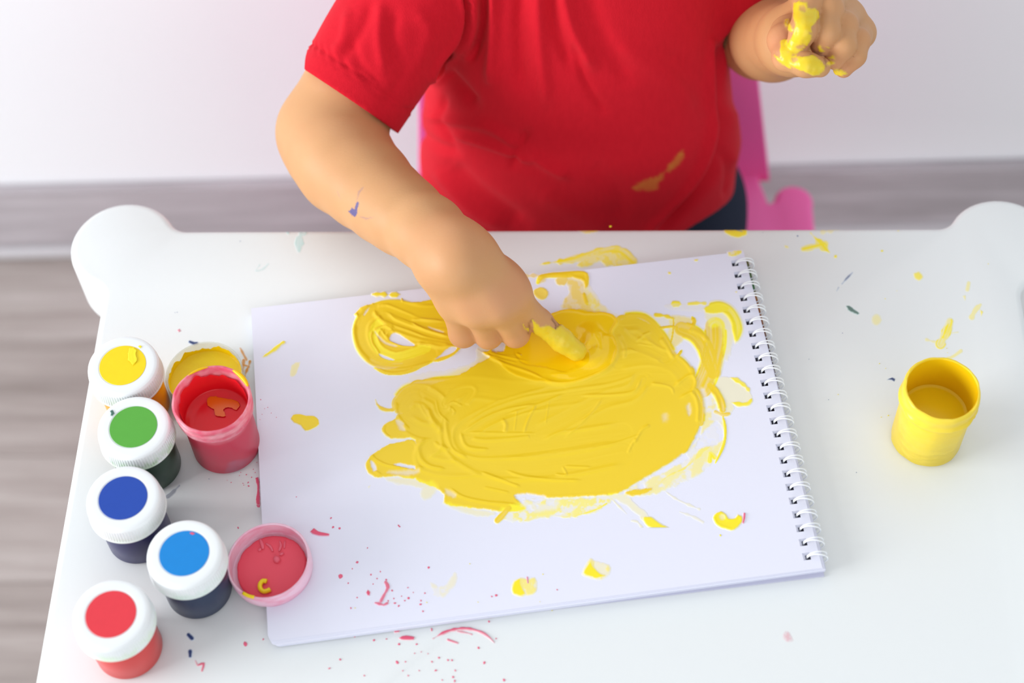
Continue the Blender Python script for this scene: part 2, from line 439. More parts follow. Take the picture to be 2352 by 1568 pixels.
for sx in (-0.118, 0.154):
    for sy in (0.682, ecy - 0.006):
        auto_smooth(obj('leg', *lathe([(0.015, 0.0), (0.0165, 0.003), (0.019, CH - 0.0502)], (sx, sy), 24), MPINKCHAIR, parent=chair))

# ------------------------------------------------------------------ notebook
TL, TR, BR, BL = (577, 708), (1708, 577), (1889, 1304), (616, 1473)
ZL, ZR = 0.0042, 0.0082
cTL, cTR, cBR, cBL = onz(*TL, ZL), onz(*TR, ZR), onz(*BR, ZR), onz(*BL, ZL)
PWm = float(np.linalg.norm(cTR - cTL)); PHm = float(np.linalg.norm(cTL - cBL))
def pg(u, v, dz=0.0, frac=1.0):             # u 0..1 left to spine, v 0..1 bottom to top; frac scales the height within the pad
    p = (cBL * (1 - u) + cBR * u) * (1 - v) + (cTL * (1 - u) + cTR * u) * v
    return np.array([p[0], p[1], T + p[2] * frac + dz])
_A = np.c_[[cTL[0], cTR[0], cBL[0]], [cTL[1], cTR[1], cBL[1]], [1, 1, 1]]
PLc = np.linalg.solve(_A, [cTL[2], cTR[2], cBL[2]])
def page_z(x, y): return PLc[0] * x + PLc[1] * y + PLc[2]
nbc = pg(0.5, 0.5)
note = thing('sketch_pad', (nbc[0], nbc[1], T), 'wire-bound white sketch pad with a big yellow finger painting on the white table', 'sketch pad')
NR = 24
HU, HW, HH = 0.0068 / PWm, 0.0040 / PWm, 0.0043 / PHm            # hole centre from spine, hole width, hole height
v0 = 0.0080 / PHm; dv = (1 - 2 * v0) / (NR - 1)
def sheet(f0, f1, shift=(0, 0), rot=0.0, uext=0.0, holes=True, corner=0.012, curl=0.0):
    """a perforated sheet or block of sheets, from height fraction f0 to f1 of the pad"""
    us = [0, corner * 0.3, corner, 0.05, 0.25, 0.5, 0.75, 1 - HU - HW / 2, 1 - HU + HW / 2, 1.0 + uext]
    vs = [0, corner * 0.45, corner * 1.4]
    for i in range(NR):
        c = v0 + dv * i; vs += [c - HH / 2, c + HH / 2]
    vs += [1.0]; nu, nv = len(us), len(vs)
    vs = sorted(set(vs)); nv = len(vs)
    hole_rows = set()
    for i in range(NR):
        c = v0 + dv * i - HH / 2
        hole_rows.add(int(np.argmin([abs(v - c) for v in vs])))
    cr_, sr_ = math.cos(rot), math.sin(rot)
    def pos(u, v, f):
        if v < corner * 1.4 and u < corner:                         # rounded lower-left corner
            q = math.hypot((corner - u) / corner, (corner * 1.4 - v) / (corner * 1.4))
            if q > 1: u = corner - (corner - u) / q; v = corner * 1.4 - (corner * 1.4 - v) / q
        p = pg(u, v, 0, f); x, y = p[0] - nbc[0], p[1] - nbc[1]
        return (nbc[0] + x * cr_ - y * sr_ + shift[0], nbc[1] + x * sr_ + y * cr_ + shift[1], p[2] + 0.0001 + curl * math.exp(-((1 - u) / 0.02)))
    V, idx = [], {}
    for l, f in ((0, f0), (1, f1)):
        for j, v in enumerate(vs):
            for i, u in enumerate(us): idx[(l, i, j)] = len(V); V.append(pos(u, v, f))
    cell = np.ones((nu - 1, nv - 1), bool)
    if holes:
        for j in hole_rows: cell[7, j] = False
    F = []
    for i in range(nu - 1):
        for j in range(nv - 1):
            if not cell[i, j]: continue
            F.append((idx[(1, i, j)], idx[(1, i + 1, j)], idx[(1, i + 1, j + 1)], idx[(1, i, j + 1)]))
            F.append((idx[(0, i, j + 1)], idx[(0, i + 1, j + 1)], idx[(0, i + 1, j)], idx[(0, i, j)]))
            for di, dj, e in ((-1, 0, ((i, j + 1), (i, j))), (1, 0, ((i + 1, j), (i + 1, j + 1))), (0, -1, ((i, j), (i + 1, j))), (0, 1, ((i + 1, j + 1), (i, j + 1)))):
                a, b = i + di, j + dj
                if not (0 <= a < nu - 1 and 0 <= b < nv - 1) or not cell[a, b]:
                    F.append((idx[(0,) + e[0]], idx[(0,) + e[1]], idx[(1,) + e[1]], idx[(1,) + e[0]]))
    al = [v for l in (0, 1) for v in vs for u in us]
    return V, F, al
V, F, al = sheet(0.0, 0.13, (0.0024, -0.0004), -0.006, 0.0, True); o = obj('back_cover', V, F, MCOVER, parent=note, smooth=False, attrs={'along': al})
o['label'] = 'printed cover, a green, orange and brown edge beside the wire'
V, F, al = sheet(0.135, 0.60, (0.0015, -0.0006), 0.010, 0.0); obj('page_block', V, F, MPAPEREDGE, parent=note, smooth=False)
V, F, al = sheet(0.605, 0.80, (0.0010, -0.0010), 0.0075); obj('page_block', V, F, MPAPEREDGE, parent=note, smooth=False)
V, F, al = sheet(0.81, 0.88, (0.0008, -0.0016), 0.0050); obj('loose_sheet', V, F, MPAPER, parent=note, smooth=False)
V, F, al = sheet(0.90, 0.94, (0.0003, -0.0007), 0.0020); obj('loose_sheet', V, F, MPAPER, parent=note, smooth=False)
V, F, al = sheet(0.965, 0.985, (0, 0), 0.0); obj('top_sheet', V, F, MPAPER, parent=note, smooth=False)

# wire rings, one mesh shared by all
def ring_mesh():
    u_ = (cBR - cBL); u_ = np.array([u_[0], u_[1], 0]); u_ /= np.linalg.norm(u_)
    v_ = np.array([-u_[1], u_[0], 0]); parts = []
    R_ = 0.0055
    for s in (-1, 1):
        P = []
        for i in range(33):
            a = math.radians(183 - 366 * i / 32)
            hole = 0.5 - 0.5 * math.cos(math.radians(min(1.0, max(0.0, (1 - math.cos(a + math.pi)) / 2)) * 180))
            off = s * (0.00035 + 0.0009 * hole)
            off += 0.0010 * hole * 0.0
            p = u_ * (R_ * math.cos(a)) + v_ * (off - 0.0014 * hole * 0.5) + np.array([0, 0, R_ * math.sin(a)])
            P.append(p)
        parts.append(tube(P, 0.00042, 7))
    return join(parts), u_
(rV, rF), ru = ring_mesh()
ring_me = None
for i in range(NR):
    c = pg(1.0 - 0.0010 / PWm, v0 + dv * i); c[2] = T + 0.0061
    if ring_me is None:
        o = obj('binding_ring', np.array(rV) + c, rF, MWIRE, parent=note); ring_me = o.data
        me_off = np.array(wloc(note))
        # recentre so the mesh can be shared
        co = np.array(rV, dtype=np.float32); ring_me.vertices.foreach_set('co', co.ravel()); o.location = Vector(c - me_off); proto = o
    else:
        o = proto.copy(); o.location = Vector(c - me_off); COL.objects.link(o)

# ------------------------------------------------------------------ paint films
def table_z(x, y):
    q = np.clip((y - (0.6318 - 0.0045)) / 0.0045, 0, 0.995); return -0.0045 * (1 - np.sqrt(1 - q * q))
class Film:
    """paint on a flat surface: a fine height field (thickness, cover, tone) built up stroke after stroke"""
    def __init__(s, box_px, zf, res):
        x0, y0, x1, y1 = box_px
        c = np.array([onz(x, y, 0.006 if zf is not table_z else 0.0) for x in (x0, x1) for y in (y0, y1)])
        s.xs = np.arange(c[:, 0].min(), c[:, 0].max() + res, res); s.ys = np.arange(c[:, 1].min(), c[:, 1].max() + res, res)
        s.X, s.Y = np.meshgrid(s.xs, s.ys); s.Z = zf(s.X, s.Y) if zf is not None else np.zeros_like(s.X)
        p = proj(np.stack([s.X, s.Y, s.Z], -1)); s.px, s.py = p[..., 0], p[..., 1]
        s.cov = np.zeros_like(s.X); s.h = np.zeros_like(s.X); s.tone = np.zeros_like(s.X); s.fresh = np.zeros_like(s.X); s.k = 0
    def _win(s, C, m):
        w_ = (s.px > C[:, 0].min() - m) & (s.px < C[:, 0].max() + m) & (s.py > C[:, 1].min() - m) & (s.py < C[:, 1].max() + m)
        return np.nonzero(w_)
    def poly(s, pts, cov=1.0, h=0.4, soft=3.0, rag=0.0, ragf=12.0, tone=1.0, fresh=0.0, patchy=0.0, pf=30.0, edge=0.0, mode='max', flat=1.0, dome=0.0):
        s.k += 7; C = cr(pts, True, 6.0); I = s._win(C, soft + rag + 4)
        if len(I[0]) == 0: return
        x, y = s.px[I], s.py[I]; sd = poly_sd(x, y, C) + (rag * (fbm(x / ragf, y / ragf, s.k) - 0.5) * 2 if rag else 0)
        m = sstep(soft, -soft, sd)
        c = cov * (1 - patchy * sstep(0.42, 0.62, fbm(x / pf, y / pf, s.k + 3))) if patchy else cov
        if mode == 'max': s.cov[I] = np.maximum(s.cov[I], m * c)
        elif mode == 'set': s.cov[I] = s.cov[I] * (1 - m) + m * c
        hh = h + (dome * np.clip(-sd / 40.0, 0, 1) ** 0.7 if dome else 0)
        s.h[I] = s.h[I] * (1 - m * flat) + m * hh
        if edge: s.h[I] += edge * np.exp(-((sd + 3.5) / 3.0) ** 2)
        s.tone[I] = s.tone[I] * (1 - m) + m * tone; s.fresh[I] = s.fresh[I] * (1 - m) + m * fresh
    def smear(s, pts, w, cov=1.0, h=0.35, rl=0.0, rr=0.0, rw=3.0, rag=1.5, stri=0.25, sf=3.5, tone=1.0, fresh=0.0, taper=(0.0, 0.0), soft=2.0, flat=0.9, fade=None, endridge=0.0):
        s.k += 7; C = cr(pts, False, 6.0); I = s._win(C, w + 14)
        if len(I[0]) == 0: return
        x, y = s.px[I], s.py[I]; d, sg, t, tot = seg_dist(x, y, C)
        ww = w * np.ones_like(t)
        if taper[0]: ww *= sstep(0, taper[0], t + 0.02)
        if taper[1]: ww *= sstep(0, taper[1], 1 - t + 0.02)
        lat = d * sg
        m = sstep(soft, -soft, d - ww + rag * (vnoise(t * tot / 9.0, lat / 30.0, s.k) - 0.5) * 2)
        st_ = (vnoise(lat / sf + 50, t * tot / 70.0, s.k + 1) - 0.5) * 2 + 0.6 * (vnoise(lat / (sf * 0.45) + 50, t * tot / 110.0, s.k + 2) - 0.5) * 2
        c = np.clip(cov * (1 + stri * st_), 0, 1)
        if fade is not None: c = c * (1 - fade[0] * sstep(fade[1], fade[2], t))
        s.cov[I] = np.maximum(s.cov[I], m * c)
        s.h[I] = s.h[I] * (1 - m * flat) + m * h * (1 + stri * 0.6 * st_)
        env = sstep(0, 0.08, t) * sstep(0, 0.08, 1 - t)
        for amp, sd_ in ((rl, 1), (rr, -1)):
            if amp:
                q = 0.72 * np.exp(-((lat * sd_ - ww + 1) / (rw * 1.35)) ** 2) * env * (0.7 + 0.6 * vnoise(t * tot / 40.0, 0 * t, s.k + 5))
                s.h[I] += amp * q; s.cov[I] = np.maximum(s.cov[I], np.clip(q * 1.6, 0, 1) * min(1, cov + 0.5))
        s.tone[I] = s.tone[I] * (1 - m) + m * tone; s.fresh[I] = s.fresh[I] * (1 - m) + m * fresh
    def ridge(s, pts, w=3.0, amp=0.6, cover=True, taper=0.15, tone=1.0):
        s.k += 7; C = cr(pts, False, 5.0); I = s._win(C, w * 3 + 4)
        if len(I[0]) == 0: return
        x, y = s.px[I], s.py[I]; d, sg, t, tot = seg_dist(x, y, C)
        env = sstep(0, taper, t + 0.03) * sstep(0, taper, 1 - t + 0.03)
        ww = w * (0.75 + 0.5 * vnoise(t * tot / 25.0, 0 * t, s.k)) * (0.45 + 0.55 * env)
        q = np.exp(-(d / ww) ** 2) * env
        s.h[I] += amp * q
        if cover: s.cov[I] = np.maximum(s.cov[I], sstep(0.25, 0.6, np.exp(-(d / (ww * 1.15)) ** 2))); s.tone[I] = np.where(q > 0.4, tone, s.tone[I])
    def erase(s, pts, k=1.0, soft=2.0, rag=1.5, to=0.0):
        s.k += 7; C = cr(pts, True, 5.0); I = s._win(C, soft + 4)
        if len(I[0]) == 0: return
        x, y = s.px[I], s.py[I]; sd = poly_sd(x, y, C) + rag * (fbm(x / 7.0, y / 7.0, s.k) - 0.5) * 2
        m = sstep(soft, -soft, sd) * k
        s.cov[I] = s.cov[I] * (1 - m) + to * m; s.h[I] *= (1 - m)
    def blur(s, n=1):
        for _ in range(n):
            p = np.pad(s.h, 1, mode='edge'); s.h = (p[1:-1, 1:-1] * 4 + p[:-2, 1:-1] + p[2:, 1:-1] + p[1:-1, :-2] + p[1:-1, 2:]) / 8
    def build(s, name, m, parent, lift=0.0001, hs=0.001, cut=0.0):
        if cut: s.cov = np.where(s.cov > cut, 1.0, 0.0)
        on = s.cov > 0.012; pad = np.pad(on, 1); on2 = on.copy()
        for di in (-1, 0, 1):
            for dj in (-1, 0, 1):
                if not cut: on2 |= pad[1 + di:1 + di + on.shape[0], 1 + dj:1 + dj + on.shape[1]]
        if getattr(s, 'valid', None) is not None: on2 &= s.valid
        q = on2[:-1, :-1] & on2[1:, :-1] & on2[:-1, 1:] & on2[1:, 1:]
        ny, nx = s.X.shape; ids = np.arange(ny * nx).reshape(ny, nx)
        F = np.stack([ids[:-1, :-1][q], ids[:-1, 1:][q], ids[1:, 1:][q], ids[1:, :-1][q]], 1)
        if len(F) == 0: return None
        used = np.unique(F); remap = np.full(ny * nx, -1); remap[used] = np.arange(len(used))
        hh = s.h * np.clip(s.cov * 1.3, 0, 1)
        V = np.stack([s.X, s.Y, s.Z - 0.00005 + (lift + 0.00005) * sstep(0.0, 0.15, s.cov) + hh * hs + T], -1).reshape(-1, 3)[used]
        g = lambda a: a.reshape(-1)[used]
        return obj(name, V, remap[F], m, parent=parent, attrs={'cov': g(s.cov), 'tone': g(s.tone), 'fresh': g(s.fresh)})

A6 = lambda pts: [(780 + x * 0.43367, 560 + y * 0.43367) for x, y in pts]
A5 = lambda pts: [(780 + x * 0.16585, 640 + y * 0.16585) for x, y in pts]
A8 = lambda pts: [(820 + x * 0.21680, 900 + y * 0.21680) for x, y in pts]
AR = lambda pts: [(1440 + x * 0.21684, 660 + y * 0.21684) for x, y in pts]
AB = lambda pts: [(1300 + x * 0.20408, 1000 + y * 0.20408) for x, y in pts]
AH = lambda pts: [(980 + x * 0.19558, 640 + y * 0.19558) for x, y in pts]

P = Film((800, 575, 1745, 1212), lambda x, y: page_z(x, y), 0.00042)
# thin washes first
P.poly(A6([(330, 790), (400, 745), (560, 690), (700, 640), (740, 600), (780, 560), (850, 620), (700, 690), (500, 760), (380, 820)]), 0.55, 0.05, 9, 4, tone=0.6)
P.poly(A6([(740, 540), (850, 530), (870, 640), (760, 650), (730, 600)]), 0.35, 0.04, 6, 3, tone=0.4)
P.poly(A6([(380, 700), (640, 660), (720, 640), (600, 720), (400, 790)]), 0.18, 0.02, 10, 5, tone=0.2)
P.poly(A6([(1180, 340), (1320, 250), (1400, 350), (1480, 390), (1380, 400), (1200, 380)]), 0.55, 0.06, 8, 4, tone=0.6)
P.poly(A6([(1190, 170), (1290, 180), (1330, 260), (1420, 360), (1300, 380), (1180, 345), (1185, 310), (1215, 250), (1200, 200)]), 0.82, 0.10, 3.5, 4, 8, tone=0.9, patchy=0.35, pf=22)
P.poly(A6([(1290, 180), (1330, 230), (1380, 320), (1470, 380), (1400, 390), (1320, 320)]), 0.28, 0.03, 6, 3, tone=0.4)
P.poly(A6([(1140, 190), (1180, 170), (1210, 190), (1190, 220), (1150, 215)]), 0.85, 0.15, 2, 2, 6)
P.poly(A6([(1025, 250), (1060, 230), (1095, 240), (1105, 270), (1080, 297), (1040, 285)]), 0.92, 0.20, 1.5, 1, 6, edge=0.15, tone=0.8)
P.smear(A6([(985, 172), (1040, 168), (1080, 185), (1060, 205)]), 5, 0.6, 0.1, rag=3)
P.ridge(A6([(1050, 205), (1065, 180), (1110, 168), (1200, 165), (1270, 160), (1305, 170), (1312, 215)]), 7, 0.8)
P.poly(A6([(1200, 155), (1300, 145), (1318, 180), (1318, 225), (1300, 238), (1290, 200), (1230, 180)]), 1, 0.5, 2, 2, 8, edge=0.25)
P.ridge(A6([(1295, 262), (1300, 290), (1312, 320)]), 5, 0.5)
# left loop
P.poly(A5([(200, 700), (240, 620), (250, 540), (205, 495), (290, 410), (390, 370), (470, 350), (600, 335), (720, 320), (900, 325), (1100, 322), (1330, 280), (1600, 300), (1800, 700), (1760, 930), (1680, 965), (1600, 1050), (1440, 1110), (1310, 1142), (1130, 1215), (1030, 1270), (900, 1312), (760, 1328), (620, 1310), (480, 1230), (350, 1110), (260, 980), (205, 850)]), 1.0, 0.45, 1.6, 1.2, 6, edge=0.45)
P.poly(A5([(370, 1150), (430, 1120), (560, 1180), (700, 1200), (880, 1150), (860, 1190), (700, 1260), (560, 1240), (450, 1210)]), 0.42, 0.12, 3, 3, mode='set', patchy=0.4, pf=14, tone=0.8)
P.smear(A5([(300, 560), (330, 480), (400, 420), (520, 370)]), 3.5, 0.75, 0.2, 0.5, 0.3, rw=2, stri=0.4)
P.smear(A5([(1450, 480), (1100, 470), (800, 400), (560, 430), (350, 560), (290, 760), (360, 980), (560, 1130), (900, 1150), (1250, 1050)]), 17, 0.96, 0.28, 0.55, 0.5, rw=2.4, stri=0.16, sf=4)
P.smear(A5([(1500, 640), (1200, 640), (900, 520), (640, 420), (540, 450)]), 10, 0.95, 0.25, 0.7, 0.5, rw=2.2, stri=0.18, sf=2.6)
P.smear(A5([(540, 640), (480, 730), (470, 850), (560, 1000), (760, 1090), (1000, 1040), (1200, 960)]), 11, 0.97, 0.30, 0.45, 0.6, rw=2.2, stri=0.2, sf=3, tone=0.35)
P.smear(A5([(1560, 850), (1250, 780), (980, 680), (760, 600), (620, 520)]), 9, 0.97, 0.3, 0.6, 0.8, rw=2.4, stri=0.2, sf=2.4)
P.smear(A5([(1540, 900), (1200, 850), (960, 780), (770, 715), (690, 760)]), 5, 1, 0.5, 0.2, 0.9, rw=3, stri=0.2)
for q, w_, a_ in (([(490, 440), (500, 500), (570, 570), (680, 660), (760, 690)], 4.5, 0.8), ([(690, 480), (760, 560), (900, 620), (1100, 690), (1350, 760), (1530, 810)], 1.8, 0.5),
                  ([(1000, 590), (1010, 570), (1080, 570), (1300, 580), (1430, 600)], 2.0, 0.5), ([(990, 600), (1090, 670), (1250, 740), (1500, 810)], 2.0, 0.55), ([(460, 720), (440, 800), (460, 900), (520, 990), (560, 1060)], 2.2, 0.6),
                  ([(470, 720), (540, 680), (620, 660), (680, 690), (740, 720)], 2.2, 0.6), ([(680, 840), (650, 780), (700, 740), (760, 735)], 2.4, 0.6), ([(690, 850), (780, 910), (900, 940), (1050, 945)], 2.2, 0.7),
                  ([(215, 640), (205, 760), (250, 940), (330, 1060), (420, 1140)], 4.5, 0.6), ([(1060, 900), (1250, 920), (1400, 950), (1600, 940)], 4, 0.9), ([(1300, 1130), (1400, 1080), (1490, 980)], 3.5, 0.6),
                  ([(1320, 1140), (1450, 1100), (1570, 1040), (1650, 970)], 3.5, 0.8), ([(620, 700), (600, 740), (650, 830)], 1.4, 0.4), ([(560, 690), (620, 780), (680, 860)], 1.6, 0.45), ([(860, 270), (868, 300), (880, 325)], 1.6, 0.6),
                  ([(480, 1240), (620, 1310), (760, 1325), (900, 1310), (1040, 1265), (1140, 1210), (1290, 1150)], 2.5, 0.5), ([(280, 430), (340, 400), (400, 375)], 3.0, 0.7), ([(450, 360), (470, 345)], 2.0, 0.5), ([(210, 495), (250, 510)], 2.6, 0.6)):
    P.ridge(A5(q), w_, a_)
P.erase(A5([(692, 830), (715, 780), (775, 757), (900, 820), (1040, 928), (900, 932), (780, 900), (705, 862)]), 1, 1.2, 1)
P.erase(A5([(542, 1042), (600, 1058), (720, 1108), (768, 1132), (690, 1128), (590, 1095)]), 1, 1.0, 0.8)
P.erase(A5([(1510, 965), (1625, 955), (1565, 1035), (1440, 1088), (1312, 1136), (1400, 1060)]), 1, 1.2, 1)
P.erase(A5([(490, 730), (540, 790), (640, 880), (800, 940), (760, 950), (620, 900), (530, 820)]), 0.45, 2, 1)
P.erase(A5([(1220, 665), (1300, 690), (1450, 740), (1440, 755), (1300, 715)]), 0.55, 1.5, 1)
P.erase(A5([(330, 500), (360, 450), (410, 410), (390, 450), (340, 515)]), 0.6, 1.5, 1)
P.smear(A6([(175, 268), (230, 268), (265, 272), (320, 268)]), 4, 0.85, 0.35, rag=4, tone=0.5)
P.smear(A6([(190, 825), (198, 850), (215, 868), (245, 880), (280, 880), (300, 872)]), 4.2, 1, 0.6, rag=0.8, taper=(0.4, 0), stri=0.05)
P.smear(A6([(640, 545), (600, 585), (550, 605), (500, 620)]), 3.5, 1, 0.5, rag=1, stri=0.1)
# the big round body
P.poly(A6([(345, 800), (420, 765), (560, 720), (640, 690), (720, 640), (780, 610), (860, 560), (1000, 480), (1120, 400), (1200, 348), (1280, 345), (1400, 375), (1480, 400), (1560, 385), (1640, 420), (1700, 470), (1750, 540), (1780, 610), (1870, 650), (1890, 720), (1900, 800), (1920, 880), (1910, 960), (1880, 1030), (1830, 1110), (1700, 1190), (1620, 1240), (1500, 1310), (1440, 1330), (1350, 1335), (1200, 1345), (1100, 1345), (1000, 1350), (930, 1345), (990, 1400), (900, 1420), (700, 1400), (600, 1390), (550, 1370), (555, 1330), (500, 1290), (400, 1245), (420, 1180), (400, 1100), (400, 1040), (350, 1030), (270, 1030), (230, 1000), (230, 960), (290, 930), (330, 900), (295, 880), (300, 840)]), 1.0, 0.5, 2.6, 2.5, 9, edge=0.12)
P.poly(A6([(400, 1045), (320, 1050), (250, 1068), (190, 1105), (150, 1140), (138, 1175), (150, 1212), (200, 1238), (300, 1232), (400, 1245), (440, 1180)]), 1.0, 0.45, 2.2, 2, 8, edge=0.2)
P.poly(A6([(480, 1260), (520, 1300), (470, 1350), (430, 1340), (440, 1290)]), 0.35, 0.05, 6, 4, tone=0.2)
P.poly(A6([(150, 1285), (165, 1275), (155, 1295)]), 0.3, 0.05, 2, 1, tone=0.2)
P.poly(A6([(250, 1240), (400, 1245), (500, 1290), (440, 1290), (300, 1270)]), 0.35, 0.05, 5, 4, tone=0.3)
P.poly(A6([(550, 1370), (700, 1400), (820, 1430), (740, 1440), (620, 1410)]), 0.35, 0.05, 5, 4, tone=0.2)
P.poly(A6([(860, 1400), (1000, 1360), (1300, 1345), (1440, 1340), (1410, 1390), (1250, 1440), (1150, 1435), (1000, 1465), (900, 1465), (850, 1450)]), 0.75, 0.10, 5, 7, 12, tone=0.15, patchy=0.75, pf=16)
P.smear(A6([(895, 1400), (865, 1435), (835, 1465)]), 7, 1, 0.4, rag=1, stri=0.1)
P.smear(A6([(980, 1465), (1100, 1440), (1230, 1440), (1350, 1410), (1415, 1375)]), 3, 0.8, 0.12, rag=2, stri=0.5, tone=0.2)
# scraped, thinner right and lower margins
P.poly(A6([(1880, 700), (1920, 760), (1990, 780), (2035, 880), (2040, 1000), (2030, 1080), (1990, 1150), (1900, 1220), (1800, 1270), (1700, 1310), (1640, 1330), (1520, 1335), (1510, 1310), (1640, 1240), (1790, 1160), (1880, 1060), (1920, 960), (1920, 860)]), 0.60, 0.08, 4, 5, 14, tone=0.25, patchy=0.75, pf=20)
P.erase(A6([(1650, 1230), (1740, 1175), (1810, 1115), (1835, 1125), (1760, 1185), (1690, 1225)]), 0.95, 3, 2)
P.erase(A6([(1930, 990), (1990, 940), (2025, 960), (2030, 1030), (1980, 1070), (1900, 1075), (1900, 1030)]), 0.9, 3, 3)
P.erase(A6([(1780, 1170), (1840, 1110), (1910, 1050), (1920, 1080), (1850, 1140)]), 0.8, 3, 3)
P.ridge(A6([(2030, 915), (2042, 970), (2040, 1040), (2020, 1100), (1990, 1160)]), 3.0, 0.45, tone=0.4)
P.smear(A6([(1985, 1130), (1965, 1110), (1960, 1150)]), 5, 0.9, 0.15, tone=0.2)
P.poly(A6([(1890, 1110), (1920, 1080), (1960, 1075), (1930, 1110), (1880, 1150)]), 0.8, 0.15, 3, 3, 8, tone=0.2)
P.smear(A6([(1510, 1330), (1580, 1325), (1650, 1305), (1740, 1230), (1830, 1185), (1890, 1120)]), 3, 0.75, 0.15, rag=2, stri=0.4, tone=0.3)
P.poly(A6([(1730, 1240), (1810, 1210), (1790, 1250), (1740, 1260)]), 0.6, 0.1, 6, 4, tone=0.2)
P.poly(A6([(1510, 1320), (1560, 1300), (1660, 1290), (1650, 1310), (1560, 1335)]), 1, 0.35, 2.5, 3, 7)
# ribbons on the right: scraped loop and tail
P.poly(A6([(1745, 400), (1760, 380), (1860, 390), (1880, 400), (1850, 470), (1800, 530), (1740, 560)]), 0.62, 0.06, 4, 3, tone=0.6)
P.poly(A6([(1665, 375), (1770, 385), (1770, 430), (1760, 520), (1700, 470), (1650, 430), (1640, 400)]), 0.18, 0.03, 6, 4, tone=0.2)
P.smear(A6([(1675, 378), (1720, 382), (1770, 398)]), 4, 1, 0.4, rag=2, tone=0.7)
P.ridge(A6([(1690, 448), (1740, 440), (1790, 440)]), 3.5, 0.4)
P.smear(A6([(1810, 450), (1880, 480), (1930, 540), (1960, 620), (1980, 680)]), 17, 0.97, 0.25, 0.35, 0.35, rw=3, stri=0.12)
P.smear(A6([(1990, 440), (1990, 520), (1975, 600), (1955, 680), (1920, 760)]), 24, 0.93, 0.22, 0.25, 0.15, rw=3, stri=0.18, sf=6)
P.poly(A6([(1940, 350), (2060, 380), (2100, 420), (2090, 500), (2070, 560), (2050, 620), (2030, 560), (2020, 450), (1960, 440)]), 0.35, 0.04, 5, 4, tone=0.1)
P.poly(A6([(1720, 320), (1900, 312), (1960, 340), (1940, 360), (1760, 350)]), 0.10, 0.02, 6, 3, tone=0.1)
P.smear(A6([(1750, 323), (1780, 318), (1812, 322)]), 7.5, 1, 0.4, rag=1, taper=(0.3, 0.3), tone=0.3)
P.smear(A6([(1850, 318), (1900, 314), (1935, 316)]), 2.6, 0.9, 0.2, rag=2, tone=0.3)
P.smear(A6([(1945, 345), (2010, 332), (2065, 360), (2100, 420), (2105, 480), (2095, 530)]), 10, 1, 0.45, 0.5, 0.1, rw=3.5, rag=1.2, tone=0.25, taper=(0.12, 0.3), stri=0.15)
P.poly(A6([(1930, 345), (1960, 325), (2040, 325), (2070, 350), (2000, 370), (1940, 365)]), 1, 0.4, 3, 2, tone=0.25)
P.ridge(A6([(1868, 390), (1878, 410), (1870, 440), (1855, 470)]), 5, 0.7)
P.ridge(A6([(1765, 390), (1770, 420), (1760, 500), (1740, 560)]), 1.8, 0.25)
P.ridge(A6([(1870, 455), (1920, 485), (1955, 520)]), 5, 0.5)
P.erase(A6([(1788, 560), (1835, 528), (1875, 565), (1888, 600), (1870, 640), (1855, 620), (1820, 585), (1800, 580)]), 1, 2, 1.5)
P.erase(A6([(1790, 600), (1830, 605), (1880, 640), (1865, 655), (1810, 640)]), 0.4, 3, 2)
P.ridge(A6([(1770, 625), (1795, 590), (1812, 565)]), 4.0, 0.7)
# tongue on the right
P.poly(A6([(1985, 720), (2060, 705), (2120, 735), (2170, 780), (2188, 820), (2170, 850), (2120, 855), (2060, 840), (2010, 800)]), 0.32, 0.04, 3, 3, tone=0.1)
P.smear(A6([(2065, 708), (2100, 720), (2150, 755), (2172, 785)]), 4.5, 1, 0.3, rag=2.5, tone=0.3, taper=(0.2, 0.2))
P.smear(A6([(2075, 840), (2120, 850), (2165, 845), (2185, 815)]), 5, 1, 0.3, rag=1, tone=0.3, taper=(0.3, 0.15))
P.poly(A6([(2020, 840), (2070, 840), (2085, 870), (2060, 900), (2020, 905)]), 0.38, 0.05, 4, 2, tone=0.2)
P.smear(A6([(1960, 750), (1995, 790), (2020, 840), (2028, 880)]), 8, 1, 0.45, 0.5, 0.3, rag=1.5)
P.poly(A6([(1940, 740), (1990, 745), (1960, 800), (1930, 790)]), 0.9, 0.2, 5, 4)
P.smear(A6([(1990, 890), (2030, 905), (2062, 900)]), 4, 1, 0.3, rag=1)
P.smear(A6([(1870, 770), (1900, 810), (1915, 870), (1912, 950)]), 8, 1, 0.45, 0.6, 0.2, rw=3, rag=1)
P.erase(A6([(1915, 760), (1940, 790), (1950, 860), (1935, 900), (1925, 830)]), 0.55, 5, 3)
P.erase(A6([(1835, 860), (1850, 850), (1860, 890), (1850, 910)]), 0.55, 5, 3)
P.erase(A6([(1705, 910), (1730, 900), (1740, 930), (1715, 945)]), 0.30, 6, 3)
# strokes over the body (finger tracks with raised edges)
P.smear(A6([(420, 780), (700, 760), (1000, 790), (1300, 740), (1560, 690), (1780, 690)]), 26, 1, 0.45, 0.35, 0.2, rw=4, stri=0.12, sf=6)
P.smear(A6([(330, 850), (380, 800), (470, 810), (520, 880), (560, 930)]), 24, 1, 0.5, 0.7, 0.3, rw=4, stri=0.12)
P.smear(A6([(450, 790), (520, 830), (540, 880), (600, 930), (560, 970)]), 15, 1, 0.42, 0.5, 0.5, rw=3.5, stri=0.15)
P.smear(A6([(560, 850), (620, 790), (700, 780), (640, 860), (590, 920)]), 11, 1, 0.42, 0.4, 0.5, rw=3, stri=0.25, sf=3)
P.smear(A6([(340, 940), (420, 990), (520, 1010), (500, 1060), (450, 1100), (460, 1160), (600, 1190), (800, 1170)]), 20, 1, 0.48, 0.55, 0.55, rw=4, stri=0.12)
